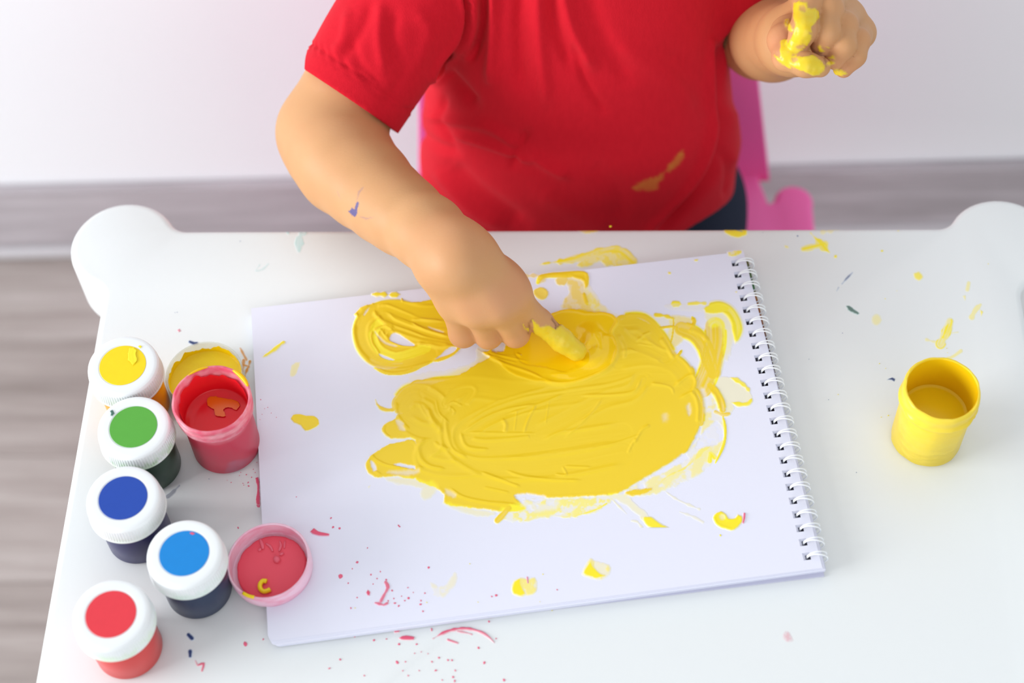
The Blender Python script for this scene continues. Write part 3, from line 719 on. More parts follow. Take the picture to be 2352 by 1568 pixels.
P.smear(A6([(640, 900), (600, 960), (600, 1040), (660, 1110), (800, 1180), (1000, 1190), (1200, 1170), (1500, 1110)]), 26, 1, 0.40, 0.7, 0.5, rw=4, stri=0.15, sf=5)
P.smear(A6([(1160, 800), (900, 870), (720, 950), (650, 1010), (680, 1070), (800, 1090), (1100, 1060), (1500, 1000)]), 22, 1, 0.36, 0.5, 0.6, rw=3.2, stri=0.14, sf=5)
P.smear(A6([(1620, 720), (1450, 780), (1250, 810), (1000, 850), (800, 920), (680, 1000)]), 18, 1, 0.42, 0.55, 0.4, rw=2.8, stri=0.2, sf=3)
P.smear(A6([(1600, 720), (1540, 790), (1400, 830), (1200, 930), (1050, 1010)]), 20, 1, 0.40, 0.3, 0.5, rw=3, stri=0.18, sf=4)
P.smear(A6([(1850, 740), (1780, 640), (1640, 600), (1480, 620)]), 20, 1, 0.45, 0.5, 0.25, rw=3.5, stri=0.15, sf=4)
P.smear(A6([(1500, 420), (1600, 420), (1680, 500), (1740, 600)]), 20, 1, 0.40, 0.5, 0.35, rw=4, stri=0.18, sf=4)
P.smear(A6([(1480, 460), (1540, 520), (1640, 560), (1720, 600)]), 14, 0.97, 0.3, 0.3, 0.5, rw=3, stri=0.22)
for q, w_, a_ in (([(470, 870), (485, 930), (520, 980), (545, 1000)], 5.5, 0.8), ([(300, 840), (300, 890), (330, 950), (370, 985)], 5, 0.7), ([(455, 1030), (420, 1080), (430, 1140), (480, 1180), (560, 1195)], 5, 0.7),
                  ([(560, 920), (570, 1010), (600, 1090), (680, 1140)], 4.5, 0.7), ([(640, 1000), (660, 1060), (700, 1085), (790, 1090)], 3.5, 0.6), ([(500, 1050), (540, 1080), (590, 1090)], 4, 0.5),
                  ([(650, 1000), (760, 930), (880, 880), (1040, 850)], 3, 0.6), ([(860, 930), (880, 960), (875, 1000)], 4.5, 0.7), ([(1040, 855), (1000, 930), (975, 1005)], 2.6, 0.5), ([(940, 880), (925, 1000)], 1.5, 0.3),
                  ([(680, 1000), (860, 1005), (1040, 1005)], 2.4, 0.35), ([(1180, 800), (1060, 850), (900, 900)], 3, 0.45), ([(1600, 710), (1560, 780), (1460, 800), (1280, 805)], 2.8, 0.5), ([(1390, 820), (1330, 900), (1250, 980), (1190, 1030)], 2.4, 0.4),
                  ([(1560, 1060), (1600, 990), (1645, 960)], 3, 0.5), ([(1525, 1110), (1550, 1060), (1570, 1030)], 3.2, 0.45), ([(880, 1200), (960, 1230), (1100, 1250), (1280, 1255)], 3, 0.55), ([(750, 1210), (850, 1250), (960, 1290)], 3.4, 0.6),
                  ([(580, 1290), (650, 1340), (780, 1370), (960, 1385)], 3.4, 0.6), ([(1190, 1180), (1330, 1185)], 2.2, 0.4), ([(1140, 1220), (1200, 1225), (1180, 1180)], 2.0, 0.4), ([(160, 1110), (200, 1150), (280, 1180), (400, 1190), (450, 1185)], 3.4, 0.6),
                  ([(150, 1150), (175, 1170), (190, 1205), (220, 1225)], 3.4, 0.5), ([(180, 1120), (160, 1140), (145, 1150)], 3.2, 0.5), ([(240, 960), (235, 1000), (270, 1030)], 3, 0.4), ([(270, 930), (255, 920)], 3, 0.4), ([(1770, 760), (1850, 700), (1885, 720), (1870, 780), (1800, 820)], 4, 0.5),
                  ([(1480, 480), (1510, 560), (1505, 610)], 3.5, 0.5), ([(1570, 520), (1620, 480), (1650, 470)], 2.2, 0.4), ([(1580, 530), (1660, 545)], 2.0, 0.35), ([(1700, 500), (1740, 560), (1770, 610)], 4.5, 0.6), ([(1650, 740), (1750, 760), (1770, 800)], 2.5, 0.35),
                  ([(1300, 1100), (1450, 1060), (1600, 1010)], 2.0, 0.25), ([(420, 850), (450, 900), (470, 930)], 2.5, 0.35), ([(510, 830), (530, 900), (580, 950)], 2, 0.35), ([(760, 1290), (900, 1320)], 2.5, 0.35), ([(560, 870), (600, 840), (650, 860)], 2.2, 0.4), ([(580, 890), (590, 870), (610, 890), (600, 910)], 1.8, 0.4), ([(1110, 830), (1090, 960)], 1.6, 0.25)):
    P.ridge(A6(q), w_, a_, cover=False)
P.erase(A6([(285, 1168), (330, 1165), (400, 1178), (400, 1192), (330, 1182)]), 1, 2, 2)
P.erase(A6([(165, 1150), (185, 1165), (195, 1200), (180, 1205), (170, 1180)]), 0.9, 2.5, 1.5)
P.erase(A6([(260, 1205), (420, 1200), (400, 1222), (300, 1225)]), 0.45, 5, 3)
P.erase(A6([(925, 1330), (1000, 1322), (1090, 1340), (1060, 1352), (960, 1350)]), 0.95, 3, 3)
P.erase(A6([(960, 1360), (1080, 1380), (1150, 1360), (1150, 1400), (1020, 1420), (980, 1395)]), 0.6, 6, 4)
P.erase(A6([(1575, 1280), (1610, 1270), (1620, 1290), (1590, 1300)]), 0.7, 3, 2)
P.erase(A6([(300, 935), (330, 945), (345, 990), (320, 985)]), 0.45, 3, 3)
P.erase(A6([(560, 1300), (620, 1330), (600, 1345), (560, 1320)]), 0.4, 4, 2)
# the fresh puddle under the fingertip
P.poly(AH([(600, 830), (700, 860), (880, 720), (1200, 500), (1500, 400), (1600, 365), (1750, 370), (1900, 400), (2050, 390), (2200, 430), (2240, 520), (2180, 640), (2230, 760), (2230, 900), (2130, 1060), (1950, 1160), (1720, 1230), (1540, 1240), (1350, 1180), (1150, 1100), (900, 1000), (740, 930)]), 1, 0.75, 2.0, 1.5, 12, fresh=0.85, edge=0.3)
P.smear(AH([(2120, 860), (1900, 1020), (1600, 1110), (1300, 1090), (1000, 1000), (720, 880)]), 24, 1, 0.9, 0.3, 0.5, rw=6, stri=0.05, fresh=0.7, taper=(0.1, 0.3))
P.smear(AH([(1720, 940), (1400, 860), (1200, 820), (1250, 600)]), 36, 1, 0.55, 0.1, 0.2, rw=8, stri=0.03, fresh=1.0)
P.smear(AH([(2040, 640), (2140, 760), (2140, 900), (2000, 1030), (1740, 1130), (1480, 1130)]), 15, 1, 1.4, 0.3, 0.2, rw=8, stri=0.05, fresh=0.9, taper=(0.2, 0.35), soft=6)
I = np.nonzero((abs(P.px - 1345) < 60) & (abs(P.py - 800) < 60))
dx_, dy_ = P.px[I] - 1346, P.py[I] - 796
P.h[I] += 3.4 * np.exp(-((dx_ * 0.82 + dy_ * 0.57) / 15.0) ** 2 - ((-dx_ * 0.57 + dy_ * 0.82) / 30.0) ** 2)
P.fresh[I] = np.maximum(P.fresh[I], np.exp(-(dx_ ** 2 + dy_ ** 2) / 1600.0))
P.ridge(AH([(1750, 590), (1880, 620), (1985, 720), (2005, 850), (1900, 960), (1760, 1010)]), 17, 2.6, cover=False, taper=0.3)
P.ridge(AH([(1370, 1180), (1500, 1235), (1700, 1232), (1950, 1150), (2140, 1050), (2225, 900), (2225, 780)]), 4.0, 0.7, cover=False)
P.ridge(AH([(700, 865), (760, 940), (950, 1020), (1200, 1105), (1370, 1180)]), 3.0, 0.6, cover=False)
P.ridge(AH([(720, 870), (960, 930), (1200, 980)]), 1.6, 0.35, cover=False); P.ridge(AH([(700, 900), (900, 960), (1060, 1000)]), 1.6, 0.3, cover=False)
P.ridge(AH([(1050, 890), (1080, 895), (1110, 910)]), 3.0, 0.6, cover=False)
P.erase(AH([(860, 740), (920, 760), (900, 850), (780, 850), (770, 800)]), 0.85, 3, 3)
# lower right rays
P.poly(AB([(480, 670), (660, 660), (760, 750), (900, 870), (940, 930), (880, 920), (760, 850), (640, 760)]), 0.35, 0.03, 4, 3, tone=0.1)
P.smear(AB([(480, 670), (560, 760), (680, 880)]), 2.5, 0.4, 0.05, rag=2, tone=0.1, fade=(0.8, 0.5, 1.0))
P.smear(AB([(860, 920), (930, 980), (1020, 1040), (1120, 1130)]), 6, 0.4, 0.04, rag=3, tone=0.1)
P.poly(AB([(870, 920), (960, 920), (1050, 985), (1180, 1055), (1215, 1085), (1100, 1080), (980, 1050), (900, 1000)]), 1, 0.35, 2.5, 1.5, 8, tone=0.3)
P.poly(AB([(950, 1050), (1100, 1085), (1215, 1085), (1250, 1160), (1150, 1190), (1050, 1130)]), 0.28, 0.03, 5, 3, tone=0.1)
P.smear(AB([(1390, 1190), (1450, 1220), (1500, 1280)]), 3, 0.7, 0.1, rag=1, tone=0.2, taper=(0.2, 0.4))
P.smear(AB([(1080, 600), (1250, 720), (1500, 830)]), 2, 0.25, 0.02, rag=2, tone=0.1); P.smear(AB([(1280, 860), (1420, 910), (1540, 975)]), 3, 0.22, 0.02, rag=2, tone=0.1)
P.smear(AB([(740, 960), (800, 970), (850, 1030)]), 2, 0.4, 0.05, rag=1, tone=0.1)
P.blur(1)
o = P.build('finger_painting', film('yellow', PAPER_C), note, hs=0.0008); o['label'] = 'thick yellow finger painting spread over the top sheet'

def patch(name, m, parent, page, ops, res=0.00035, label=None, hs=0.001, lift=0.00006):
    pts = np.array([p for op in ops for p in op[1]]); mg = 14
    f = Film((pts[:, 0].min() - mg, pts[:, 1].min() - mg, pts[:, 0].max() + mg, pts[:, 1].max() + mg), (lambda x, y: page_z(x, y)) if page else table_z, res)
    if not page: f.valid = f.Y < 0.6316
    f.k = int(pts[0, 0] + pts[0, 1])
    for op in ops: getattr(f, op[0])(op[1], *op[2:-1], **op[-1]) if isinstance(op[-1], dict) else getattr(f, op[0])(op[1], *op[2:])
    o = f.build(name, film(m, PAPER_C if page else TABLE_C), parent, lift, hs)
    if o and label: o['label'] = label
    return o
AS = lambda pts: [(500 + x * 0.34014, 1160 + y * 0.34014) for x, y in pts]
AJ = lambda pts: [(140 + x * 0.2551, 740 + y * 0.2551) for x, y in pts]
AQ = lambda pts: [(1500 + x * 0.45930, 400 + y * 0.45930) for x, y in pts]

# single blobs and prints on the page
patch('paint_blob', 'yellow', note, True, [('smear', AJ([(1805, 320), (1850, 295), (1930, 240), (1990, 190), (2022, 175)]), 4.0, 1, 0.6, {'rag': 1.5, 'taper': (0.25, 0.1), 'tone': 0.4})])
patch('paint_blob', 'yellow', note, True, [('poly', AJ([(2080, 390), (2115, 365), (2150, 360), (2135, 420), (2110, 480), (2060, 488), (2070, 430)]), 0.5, 0.1, 2.5, 2, {'tone': 0.2})])
patch('paint_blob', 'yellow', note, True, [('poly', AJ([(2070, 870), (2090, 835), (2150, 828), (2210, 842), (2280, 845), (2320, 880), (2325, 920), (2270, 960), (2200, 978), (2160, 930), (2100, 905)]), 1, 0.5, 1.5, 0.6, {'edge': 0.2, 'tone': 0.8})])
patch('paint_blob', 'lemon', note, True, [('poly', AB([(1655, 930), (1690, 870), (1740, 855), (1800, 890), (1830, 935), (1900, 930), (1935, 890), (1975, 910), (1980, 970), (1920, 1040), (1860, 1070), (1780, 1050), (1700, 1010)]), 1, 0.3, 2.5, 1.5, {'edge': 0.15}), ('erase', AB([(1720, 900), (1780, 890), (1790, 940), (1740, 950)]), 0.35, 3.0)])
patch('paint_blob', 'lemon', note, True, [('poly', [(1338, 1318), (1345, 1298), (1357, 1283), (1366, 1288), (1398, 1298), (1402, 1312), (1392, 1326), (1372, 1332), (1352, 1326)], 0.7, 0.15, 4, 2, {'patchy': 0.5, 'pf': 14}), ('poly', [(1340, 1316), (1350, 1296), (1358, 1286), (1362, 1300), (1380, 1318), (1390, 1322), (1370, 1328), (1350, 1322)], 1, 0.25, 3, 2, {})])
patch('paint_blob', 'lemon', note, True, [('poly', AS([(1985, 560), (1995, 520), (2040, 490), (2100, 500), (2140, 485), (2158, 540), (2140, 590), (2080, 610), (2030, 615), (1995, 600)]), 0.75, 0.15, 3, 2, {'patchy': 0.5, 'pf': 16}), ('poly', AS([(1988, 570), (2000, 520), (2040, 495), (2050, 540), (2080, 600), (2030, 612), (2000, 600)]), 1, 0.25, 3, 2, {})])
patch('paint_blob', 'lemon', note, True, [('poly', AS([(1435, 520), (1480, 540), (1540, 545), (1600, 450), (1615, 500), (1570, 580), (1520, 625), (1470, 610)]), 0.3, 0.05, 5, 3, {'patchy': 0.6, 'pf': 12})])
patch('paint_blob', 'lemon', note, True, [('poly', [(1671, 579), (1690, 576), (1704, 575), (1703, 581), (1690, 587), (1674, 588)], 0.9, 0.2, 2, 2, {'patchy': 0.5, 'pf': 10})])
for _p in ([(1534, 624), (1541, 625), (1541, 630), (1535, 630)], [(1688, 670), (1693, 669), (1692, 673)], [(1594, 596), (1604, 595), (1602, 600), (1595, 600)]): patch('paint_blob', 'lemon', note, True, [('poly', _p, 0.85, 0.2, 1, 0.5, {})], label='pale yellow speck near the upper edge of the page')
# pink crumbs on the page and beside it
patch('paint_fleck', 'pink', note, True, [('poly', AS([(625, 180), (650, 157), (680, 178), (755, 195), (752, 208), (690, 208), (640, 195)]), 1, 0.8, 1.5, 0.5, {})])
patch('paint_fleck', 'pink', note, True, [('smear', AS([(1135, 522), (1150, 555), (1128, 600), (1102, 648)]), 3.4, 1, 0.6, {'rag': 1.2}), ('smear', AS([(1065, 660), (1100, 668), (1120, 675), (1145, 662)]), 3, 1, 0.6, {'rag': 1.0}), ('poly', AS([(1003, 590), (1015, 572), (1030, 588), (1025, 610), (1012, 608)]), 1, 0.5, 1.2, 0.6, {})])
patch('paint_fleck', 'pink', note, True, [('smear', AB([(2008, 882), (2005, 930), (1993, 980)]), 2.4, 1, 0.5, {'rag': 0.5})])
patch('paint_fleck', 'pink', note, True, [('smear', AS([(2090, 488), (2095, 524)]), 2, 1, 0.4, {'rag': 0.4})])
patch('paint_fleck', 'pink', table, False, [('smear', AS([(1452, 902), (1530, 860), (1620, 836), (1700, 836), (1780, 858), (1830, 890), (1868, 928)]), 3.0, 1, 0.7, {'rag': 1.2, 'taper': (0.2, 0.2)}), ('smear', AS([(1620, 850), (1680, 862), (1715, 872)]), 2, 0.8, 0.4, {'rag': 1})], label='thin curved pink paint peel on the table')
patch('paint_fleck', 'pink', table, False, [('poly', AS([(1225, 898), (1270, 880), (1330, 890), (1325, 908), (1270, 912)]), 1, 0.6, 1.5, 1, {}), ('poly', AS([(1190, 840), (1240, 830), (1225, 855), (1195, 860)]), 1, 0.6, 1.5, 1, {}), ('smear', AS([(1555, 908), (1620, 930)]), 2.2, 0.9, 0.4, {'rag': 1}), ('poly', AS([(1438, 830), (1450, 830), (1452, 850), (1440, 852)]), 0.9, 0.3, 1, 0.5, {})])
patch('paint_fleck', 'pink', table, False, [('poly', [(587, 1098), (593, 1096), (596, 1110), (597, 1140), (597, 1160), (591, 1160), (588, 1148), (591, 1120)], 1, 0.5, 1.2, 1.2, {})])
patch('paint_fleck', 'pink', table, False, [('poly', [(1797, 1455), (1805, 1448), (1815, 1456), (1822, 1470), (1810, 1474), (1800, 1466)], 0.4, 0.1, 4, 3, {'patchy': 0.5, 'pf': 8})])
# marks on the table
ty = lambda nm, ops, lb=None, m='lemon': patch(nm, m, table, False, ops, 0.0004, lb)
ty('paint_smear', [('smear', [(1206, 614), (1260, 604), (1320, 596), (1370, 580), (1420, 574), (1455, 600)], 10, 0.9, 0.2, {'rag': 4, 'taper': (0.75, 0), 'stri': 0.35}), ('poly', [(1310, 590), (1375, 575), (1425, 569), (1445, 578), (1462, 606), (1400, 612), (1375, 600), (1350, 612), (1325, 610), (1335, 600)], 0.85, 0.2, 3, 3, {'patchy': 0.3, 'pf': 16})], 'broad yellow smear between the page and the back edge')
ty('paint_smear', [('poly', [(1662, 524), (1690, 521), (1716, 528), (1715, 538), (1698, 546), (1680, 543), (1666, 535)], 0.95, 0.2, 2, 2, {'edge': 0.1})], 'round yellow dab on the back edge')
ty('paint_smear', [('poly', [(1680, 524), (1700, 526), (1716, 530), (1712, 536), (1690, 531)], 0.6, 0.3, 2.5, 2, {'patchy': 0.4, 'pf': 8})], 'dark green streak in the yellow dab', 'green')
ty('paint_smear', [('smear', [(1845, 572), (1870, 566), (1895, 560)], 6, 0.9, 0.15, {'rag': 3, 'stri': 0.4}), ('smear', [(1862, 535), (1880, 555), (1905, 580)], 8, 0.85, 0.15, {'rag': 3, 'stri': 0.4, 'taper': (0.6, 0.2)}), ('poly', [(1917, 586), (1922, 586), (1922, 592), (1916, 592)], 1, 0.2, 1.5, 0.6, {}), ('poly', [(1801, 563), (1810, 565), (1812, 570), (1804, 569)], 0.7, 0.1, 2, 1, {}), ('smear', [(1890, 533), (1930, 526)], 4, 0.35, 0.05, {'rag': 3})])
ty('paint_smear', [('poly', [(2099, 628), (2110, 624), (2120, 636), (2110, 644), (2103, 640)], 0.85, 0.15, 3, 1.5, {})])
ty('paint_smear', [('smear', [(2182, 738), (2174, 760), (2160, 790)], 10, 0.7, 0.1, {'rag': 4, 'stri': 0.4}), ('smear', [(2178, 745), (2166, 775)], 4, 0.95, 0.15, {'rag': 2}), ('smear', [(2128, 780), (2150, 785), (2165, 775)], 2.5, 0.5, 0.05, {'rag': 2}), ('smear', [(2182, 765), (2200, 763)], 2, 0.4, 0.05, {'rag': 1})])
ty('paint_smear', [('smear', [(2207, 806), (2190, 818), (2178, 824)], 4, 0.6, 0.1, {'rag': 2})])
ty('paint_smear', [('poly', [(2005, 728), (2016, 722), (2024, 735), (2015, 747), (2004, 742)], 0.45, 0.08, 4, 2, {})])
ty('paint_smear', [('smear', [(2225, 650), (2222, 665)], 4, 0.45, 0.05, {'rag': 2}), ('smear', [(2252, 700), (2240, 712), (2232, 728)], 5, 0.6, 0.05, {'rag': 3}), ('poly', [(2212, 680), (2218, 678), (2217, 690)], 0.6, 0.1, 2, 1, {}), ('poly', [(2252, 712), (2258, 716), (2254, 726)], 0.8, 0.1, 1.5, 1, {})])
ty('paint_smear', [('poly', [(1310, 523), (1380, 522), (1378, 530), (1350, 536), (1325, 528)], 0.75, 0.1, 2, 3, {'patchy': 0.4, 'pf': 12})], 'yellow streak on the back edge')
ty('paint_smear', [('smear', [(1958, 626), (1944, 640), (1934, 652)], 2.4, 0.8, 0.1, {'rag': 1.2, 'taper': (0.4, 0.4)}), ('smear', [(1926, 660), (1922, 668)], 1.4, 0.5, 0.1, {'rag': 1})], 'small blue tick on the table', 'blue')
ty('paint_smear', [('poly', [(1944, 703), (1952, 702), (1963, 711), (1974, 720), (1970, 722), (1958, 717), (1948, 712)], 0.9, 0.2, 1.5, 2, {})], 'green and teal scrap on the table', 'green')
ty('paint_smear', [('poly', [(2037, 872), (2049, 867), (2056, 870), (2054, 876), (2047, 872)], 0.95, 0.2, 1, 1, {})], 'small dark mark beside the yellow jar', 'blue')
ty('paint_smear', [('smear', [(668, 525), (690, 528)], 2.6, 0.9, 0.1, {'rag': 1.5})], 'red streak on the back edge', 'pink')
ty('paint_smear', [('smear', [(700, 526), (688, 548), (686, 575)], 9, 0.4, 0.05, {'rag': 5, 'stri': 0.6}), ('smear', [(655, 526), (662, 535)], 2, 0.8, 0.1, {'rag': 1})], 'pale teal wash near the back edge', 'teal')
ty('paint_smear', [('smear', [(596, 608), (588, 622), (604, 618), (616, 606)], 2, 0.3, 0.02, {'rag': 1.5})], 'faint green scribble', 'teal')
ty('paint_smear', [('smear', [(433, 1458), (441, 1466)], 4.0, 1, 0.3, {'rag': 1, 'stri': 0.0})], 'upper navy drip in front of the pots', 'blue')
ty('paint_smear', [('smear', [(437, 1496), (437, 1507)], 4.2, 1, 0.3, {'rag': 1, 'stri': 0.0})], 'lower navy drip in front of the pots', 'blue')
ty('paint_smear', [('smear', [(449, 1517), (454, 1528)], 1.6, 0.9, 0.2, {'rag': 1}), ('smear', [(456, 1527), (468, 1524), (464, 1540)], 2, 0.9, 0.2, {'rag': 1})], 'thin red scraps in front of the pots', 'pink')
ty('paint_smear', [('smear', [(436, 785), (446, 789), (452, 788)], 2.6, 0.9, 0.2, {'rag': 1.2})], 'blue streak behind the yellow lid', 'blue')
ty('paint_smear', [('poly', [(407, 758), (412, 755), (416, 760), (411, 763)], 0.7, 0.2, 1.2, 0.6, {})], 'brown speck behind the yellow pots', 'pink')
ty('paint_smear', [('smear', [(412, 1115), (392, 1135), (382, 1142)], 3, 0.45, 0.05, {'rag': 2})], 'pale blue streak between the pots', 'blue')
for pts in ([(552, 800), (566, 826)], [(558, 838), (572, 842), (566, 850)], [(560, 828), (557, 852)], [(570, 842), (562, 865)], [(574, 830), (571, 842)]):
    ty('paint_smear', [('smear', pts, 2.6, 1, 0.3, {'rag': 1.4})], 'ochre scraps beside the pink jar', 'orange')

# uncountable crumbs
def crumbs(name, m, parent, page, spots, label):
    Vs, Fs = [], []; cov = []
    for (x, y, r) in spots:
        c = onz(x, y, 0.006 if page else 0.0); z = T + (page_z(c[0], c[1]) if page else 0.0)
        n = 7; k0 = len(Vs); a0 = rng.random() * 6.28; asp = 0.5 + 0.5 * rng.random()
        for ring, (rr, h) in enumerate(((1.0, 0.0001), (0.75, 0.0003))):
            for i in range(n):
                a = a0 + 6.283 * i / n; q = r / 4100.0 * rr * (0.75 + 0.5 * rng.random())
                dx, dy = q * math.cos(a), q * asp * math.sin(a); ca, sa = math.cos(a0), math.sin(a0)
                Vs.append((c[0] + dx * ca - dy * sa, c[1] + dx * sa + dy * ca, z + h))
        for i in range(n): Fs.append((k0 + i, k0 + (i + 1) % n, k0 + n + (i + 1) % n, k0 + n + i))
        Fs.append(tuple(k0 + n + i for i in range(n)))
    o = obj(name, Vs, Fs, film(m, PAPER_C if page else TABLE_C), parent=parent, attrs={'cov': np.ones(len(Vs)), 'tone': np.full(len(Vs), 0.6), 'fresh': np.zeros(len(Vs))}); o['kind'] = 'stuff'; o['label'] = label
sp = [tuple(AS([(x, y)])[0]) + (r * 1.7,) for x, y, r in ((763, 80, 1.5), (778, 141, 1.8), (822, 149, 1.8), (1227, 140, 1.2), (1010, 282, 1.2), (941, 379, 1.8), (828, 475, 3.2), (880, 520, 1.2), (908, 423, 1), (1034, 463, 1.3), (1097, 443, 1), (1137, 498, 1.4), (1075, 490, 1), (1176, 572, 1.6), (1287, 623, 1.8), (1195, 657, 1.8), (1222, 675, 1.4), (1372, 640, 1.4), (1370, 665, 1.6), (1398, 590, 1.2), (1284, 552, 1.2), (1424, 418, 1.6), (940, 617, 1.2), (898, 688, 1.6), (1850, 615, 1.3), (1880, 607, 1.8), (1385, 712, 1.2), (1150, 640, 1.2), (1262, 640, 1.1), (1240, 610, 1), (1320, 585, 0.9), (2292, 572, 1), (1048, 527, 0.9), (1188, 625, 1))]
sp += [(607, 935, 1), (598, 914, 1.2), (614, 932, 1), (622, 945, 1.1), (601, 948, 1), (634, 955, 1.2), (596, 960, 0.9), (915, 1205, 2), (680, 1138, 1.2), (1150, 1040, 1)]
crumbs('paint_crumbs', 'pink', note, True, sp, 'tiny pink paint crumbs on the page')
sp = [tuple(AS([(x, y)])[0]) + (r * 1.7,) for x, y, r in ((188, 936, 3.2), (308, 905, 1.4), (828, 1041, 1.8), (755, 1101, 1.8), (1055, 911, 1.6), (1212, 1061, 2.6), (1225, 938, 1.8), (1343, 938, 1.6), (1447, 1057, 1.6), (1494, 1030, 1.6), (1555, 1045, 1.3), (1583, 1046, 1.2), (1473, 1115, 2), (1604, 1115, 1.6), (1590, 1160, 1.6), (1600, 1187, 1.8), (1800, 1063, 2), (1761, 963, 1.8), (1932, 1180, 1.8), (1880, 900, 1.2), (1140, 903, 1.2), (924, 887, 1.2), (1832, 785, 1.4), (1845, 757, 1.6), (1250, 1117, 1), (1360, 1117, 1), (1287, 1150, 1.1), (1515, 1180, 1.2), (990, 1150, 1), (138, 153, 1.6), (1375, 990, 1), (1420, 1003, 1), (1330, 1000, 1), (1268, 1057, 1), (275, 2, 3))]
sp += [(558, 1110, 1.6), (578, 1096, 1.5), (570, 1108, 2.5), (582, 1078, 1.4), (590, 1062, 1.4), (566, 1090, 1.6), (553, 1085, 1.2), (560, 1114, 1.2), (531, 1108, 1.4), (522, 1103, 1), (584, 1046, 1.3), (586, 1085, 1.2), (571, 1116, 2.2), (550, 1092, 1.0)]
crumbs('paint_crumbs', 'pink', table, False, sp, 'tiny pink paint crumbs on the table top')
crumbs('paint_crumbs', 'lemon', table, False, [(1402, 520, 3.2), (1925, 906, 1.2), (2020, 835, 1.2), (2034, 846, 1.1), (2040, 954, 1.6), (2024, 958, 1.2), (2174, 800, 1.4), (2033, 686, 1.4), (2270, 606, 1.2), (1268, 1402, 1.4), (2026, 576, 3), (2063, 530, 1.4), (2060, 668, 1.0), (2176, 810, 1.0)], 'tiny yellow paint crumbs on the table top')
crumbs('paint_crumbs', 'blue', table, False, [(1832, 542, 2.0), (1752, 534, 1.0), (1858, 825, 1.0), (2146, 825, 1.0), (1935, 765, 1.0), (1903, 918, 1.0), (402, 718, 1.0), (407, 717, 1.0), (552, 554, 1.2), (1967, 1085, 1.0), (455, 1413, 1.8), (480, 1100, 1)], 'tiny dark paint crumbs on the table top')
crumbs('paint_crumbs', 'lemon', note, True, [(1654, 1232, 2.6), (1247, 1319, 1.4), (1240, 1382, 1), (980, 1382, 1.5), (1079, 1294, 1.4), (815, 1394, 1.2), (1098, 1382, 1.2)], 'tiny yellow paint crumbs on the page')

# ------------------------------------------------------------------ paint pots
MLID = mat('white_lid', lin((236, 239, 240)), 0.35, 0.45, Subsurface_Weight=0.08)
bsdf(MLID).inputs['Subsurface Radius'].default_value = (1, 1, 1); bsdf(MLID).inputs['Subsurface Scale'].default_value = 0.002
def lid_smudge(name, tint, amt):
    m = mat(name, lin((236, 239, 240)), 0.35, 0.45)
    f = noise(m, 120, 4, 0.6); tc = N(m, 'ShaderNodeTexCoord'); sx = N(m, 'ShaderNodeSeparateXYZ'); L(m, tc.outputs['Object'], sx.inputs[0])
    mr = N(m, 'ShaderNodeMapRange'); L(m, sx.outputs['Z'], mr.inputs[0]); mr.inputs[1].default_value = 0.0435; mr.inputs[2].default_value = 0.0335
    mu = N(m, 'ShaderNodeMath', operation='MULTIPLY'); L(m, mr.outputs[0], mu.inputs[0])
    r2 = N(m, 'ShaderNodeMapRange'); L(m, f, r2.inputs[0]); r2.inputs[1].default_value = 0.42; r2.inputs[2].default_value = 0.68; r2.inputs[4].default_value = amt; L(m, r2.outputs[0], mu.inputs[1])
    L(m, mixc(m, mu.outputs[0], lin((236, 239, 240)), tint), bsdf(m).inputs['Base Color'])
    return m
JH, LR, BRd, JD = 0.0455, 0.0207, 0.0177, 0.0035
def sticker_mat(name, c):
    m = mat(name, c, 0.4, 0.35); L(m, mixc(m, noise(m, 300, 3), c, scaled(c, 0.93)), bsdf(m).inputs['Base Color']); return m
def closed_pot(c, body_c, stick_c, label, smudge, glass=0.0):
    t = thing('paint_pot', (c[0], c[1], T), label, 'paint pot', 'lidded paint pots along the left side of the table')
    bm_ = mat('pot_' + label.split()[0], body_c, 0.3, 0.28)
    o = obj('body', *lathe([(0.0150, 0.0002), (0.0168, 0.0005), (BRd, 0.0022), (BRd, 0.0305), (BRd - 0.0008, 0.032), (BRd - 0.0008, 0.043)], c, 96, T), bm_, parent=t); auto_smooth(o, 50)
    nrib = 84; seg = nrib * 4
    def rib(th, r, z):
        a = sstep(0.0305, 0.0315, z - JD) * sstep(0.0392, 0.0380, z - JD)
        return float(a) * 0.00022 * (1 if int(th / (2 * math.pi) * seg + 0.5) % 4 < 2 else -1)
    prof = [(BRd - 0.0004, 0.0292), (LR - 0.0006, 0.0290), (LR + 0.0001, 0.0294), (LR + 0.0001, 0.0304), (LR - 0.0002, 0.0306), (LR - 0.0003, 0.0316), (LR - 0.0006, 0.0350), (LR - 0.0008, 0.0380), (LR - 0.0009, 0.0398), (LR - 0.0012, 0.0409), (LR - 0.0018, 0.0416), (LR - 0.0026, 0.0419), (LR - 0.0036, 0.0420), (0.0136, 0.04195), (0.0133, 0.0417), (0.006, 0.0417)]
    prof = [(r_, z_ + JD) for r_, z_ in prof]
    lm = lid_smudge('lid_' + label.split()[0], *smudge)
    ld = obj('lid', *lathe(prof, c, seg, T, rib), lm, parent=t); auto_smooth(ld, 28); ld['label'] = 'white ribbed screw lid'
    s = obj('sticker', *lathe([(0.01295, 0.04175 + JD), (0.0128, 0.0420 + JD), (0.006, 0.0420 + JD)], c, 96, T), sticker_mat('dot_' + label.split()[0], stick_c), parent=ld); auto_smooth(s)
    s['label'] = 'round coloured dot'
    return t
closed_pot((-0.2468, 0.5043), lin((238, 150, 16)), lin((250, 218, 6)), 'yellow dotted paint pot with an amber body, farthest back in its row', (lin((228, 236, 200)), 0.5))
closed_pot((-0.2354, 0.4649), lin((48, 70, 56)), lin((90, 172, 62)), 'green dotted paint pot with a dark green body and smeared lid', (lin((150, 200, 130)), 0.8))
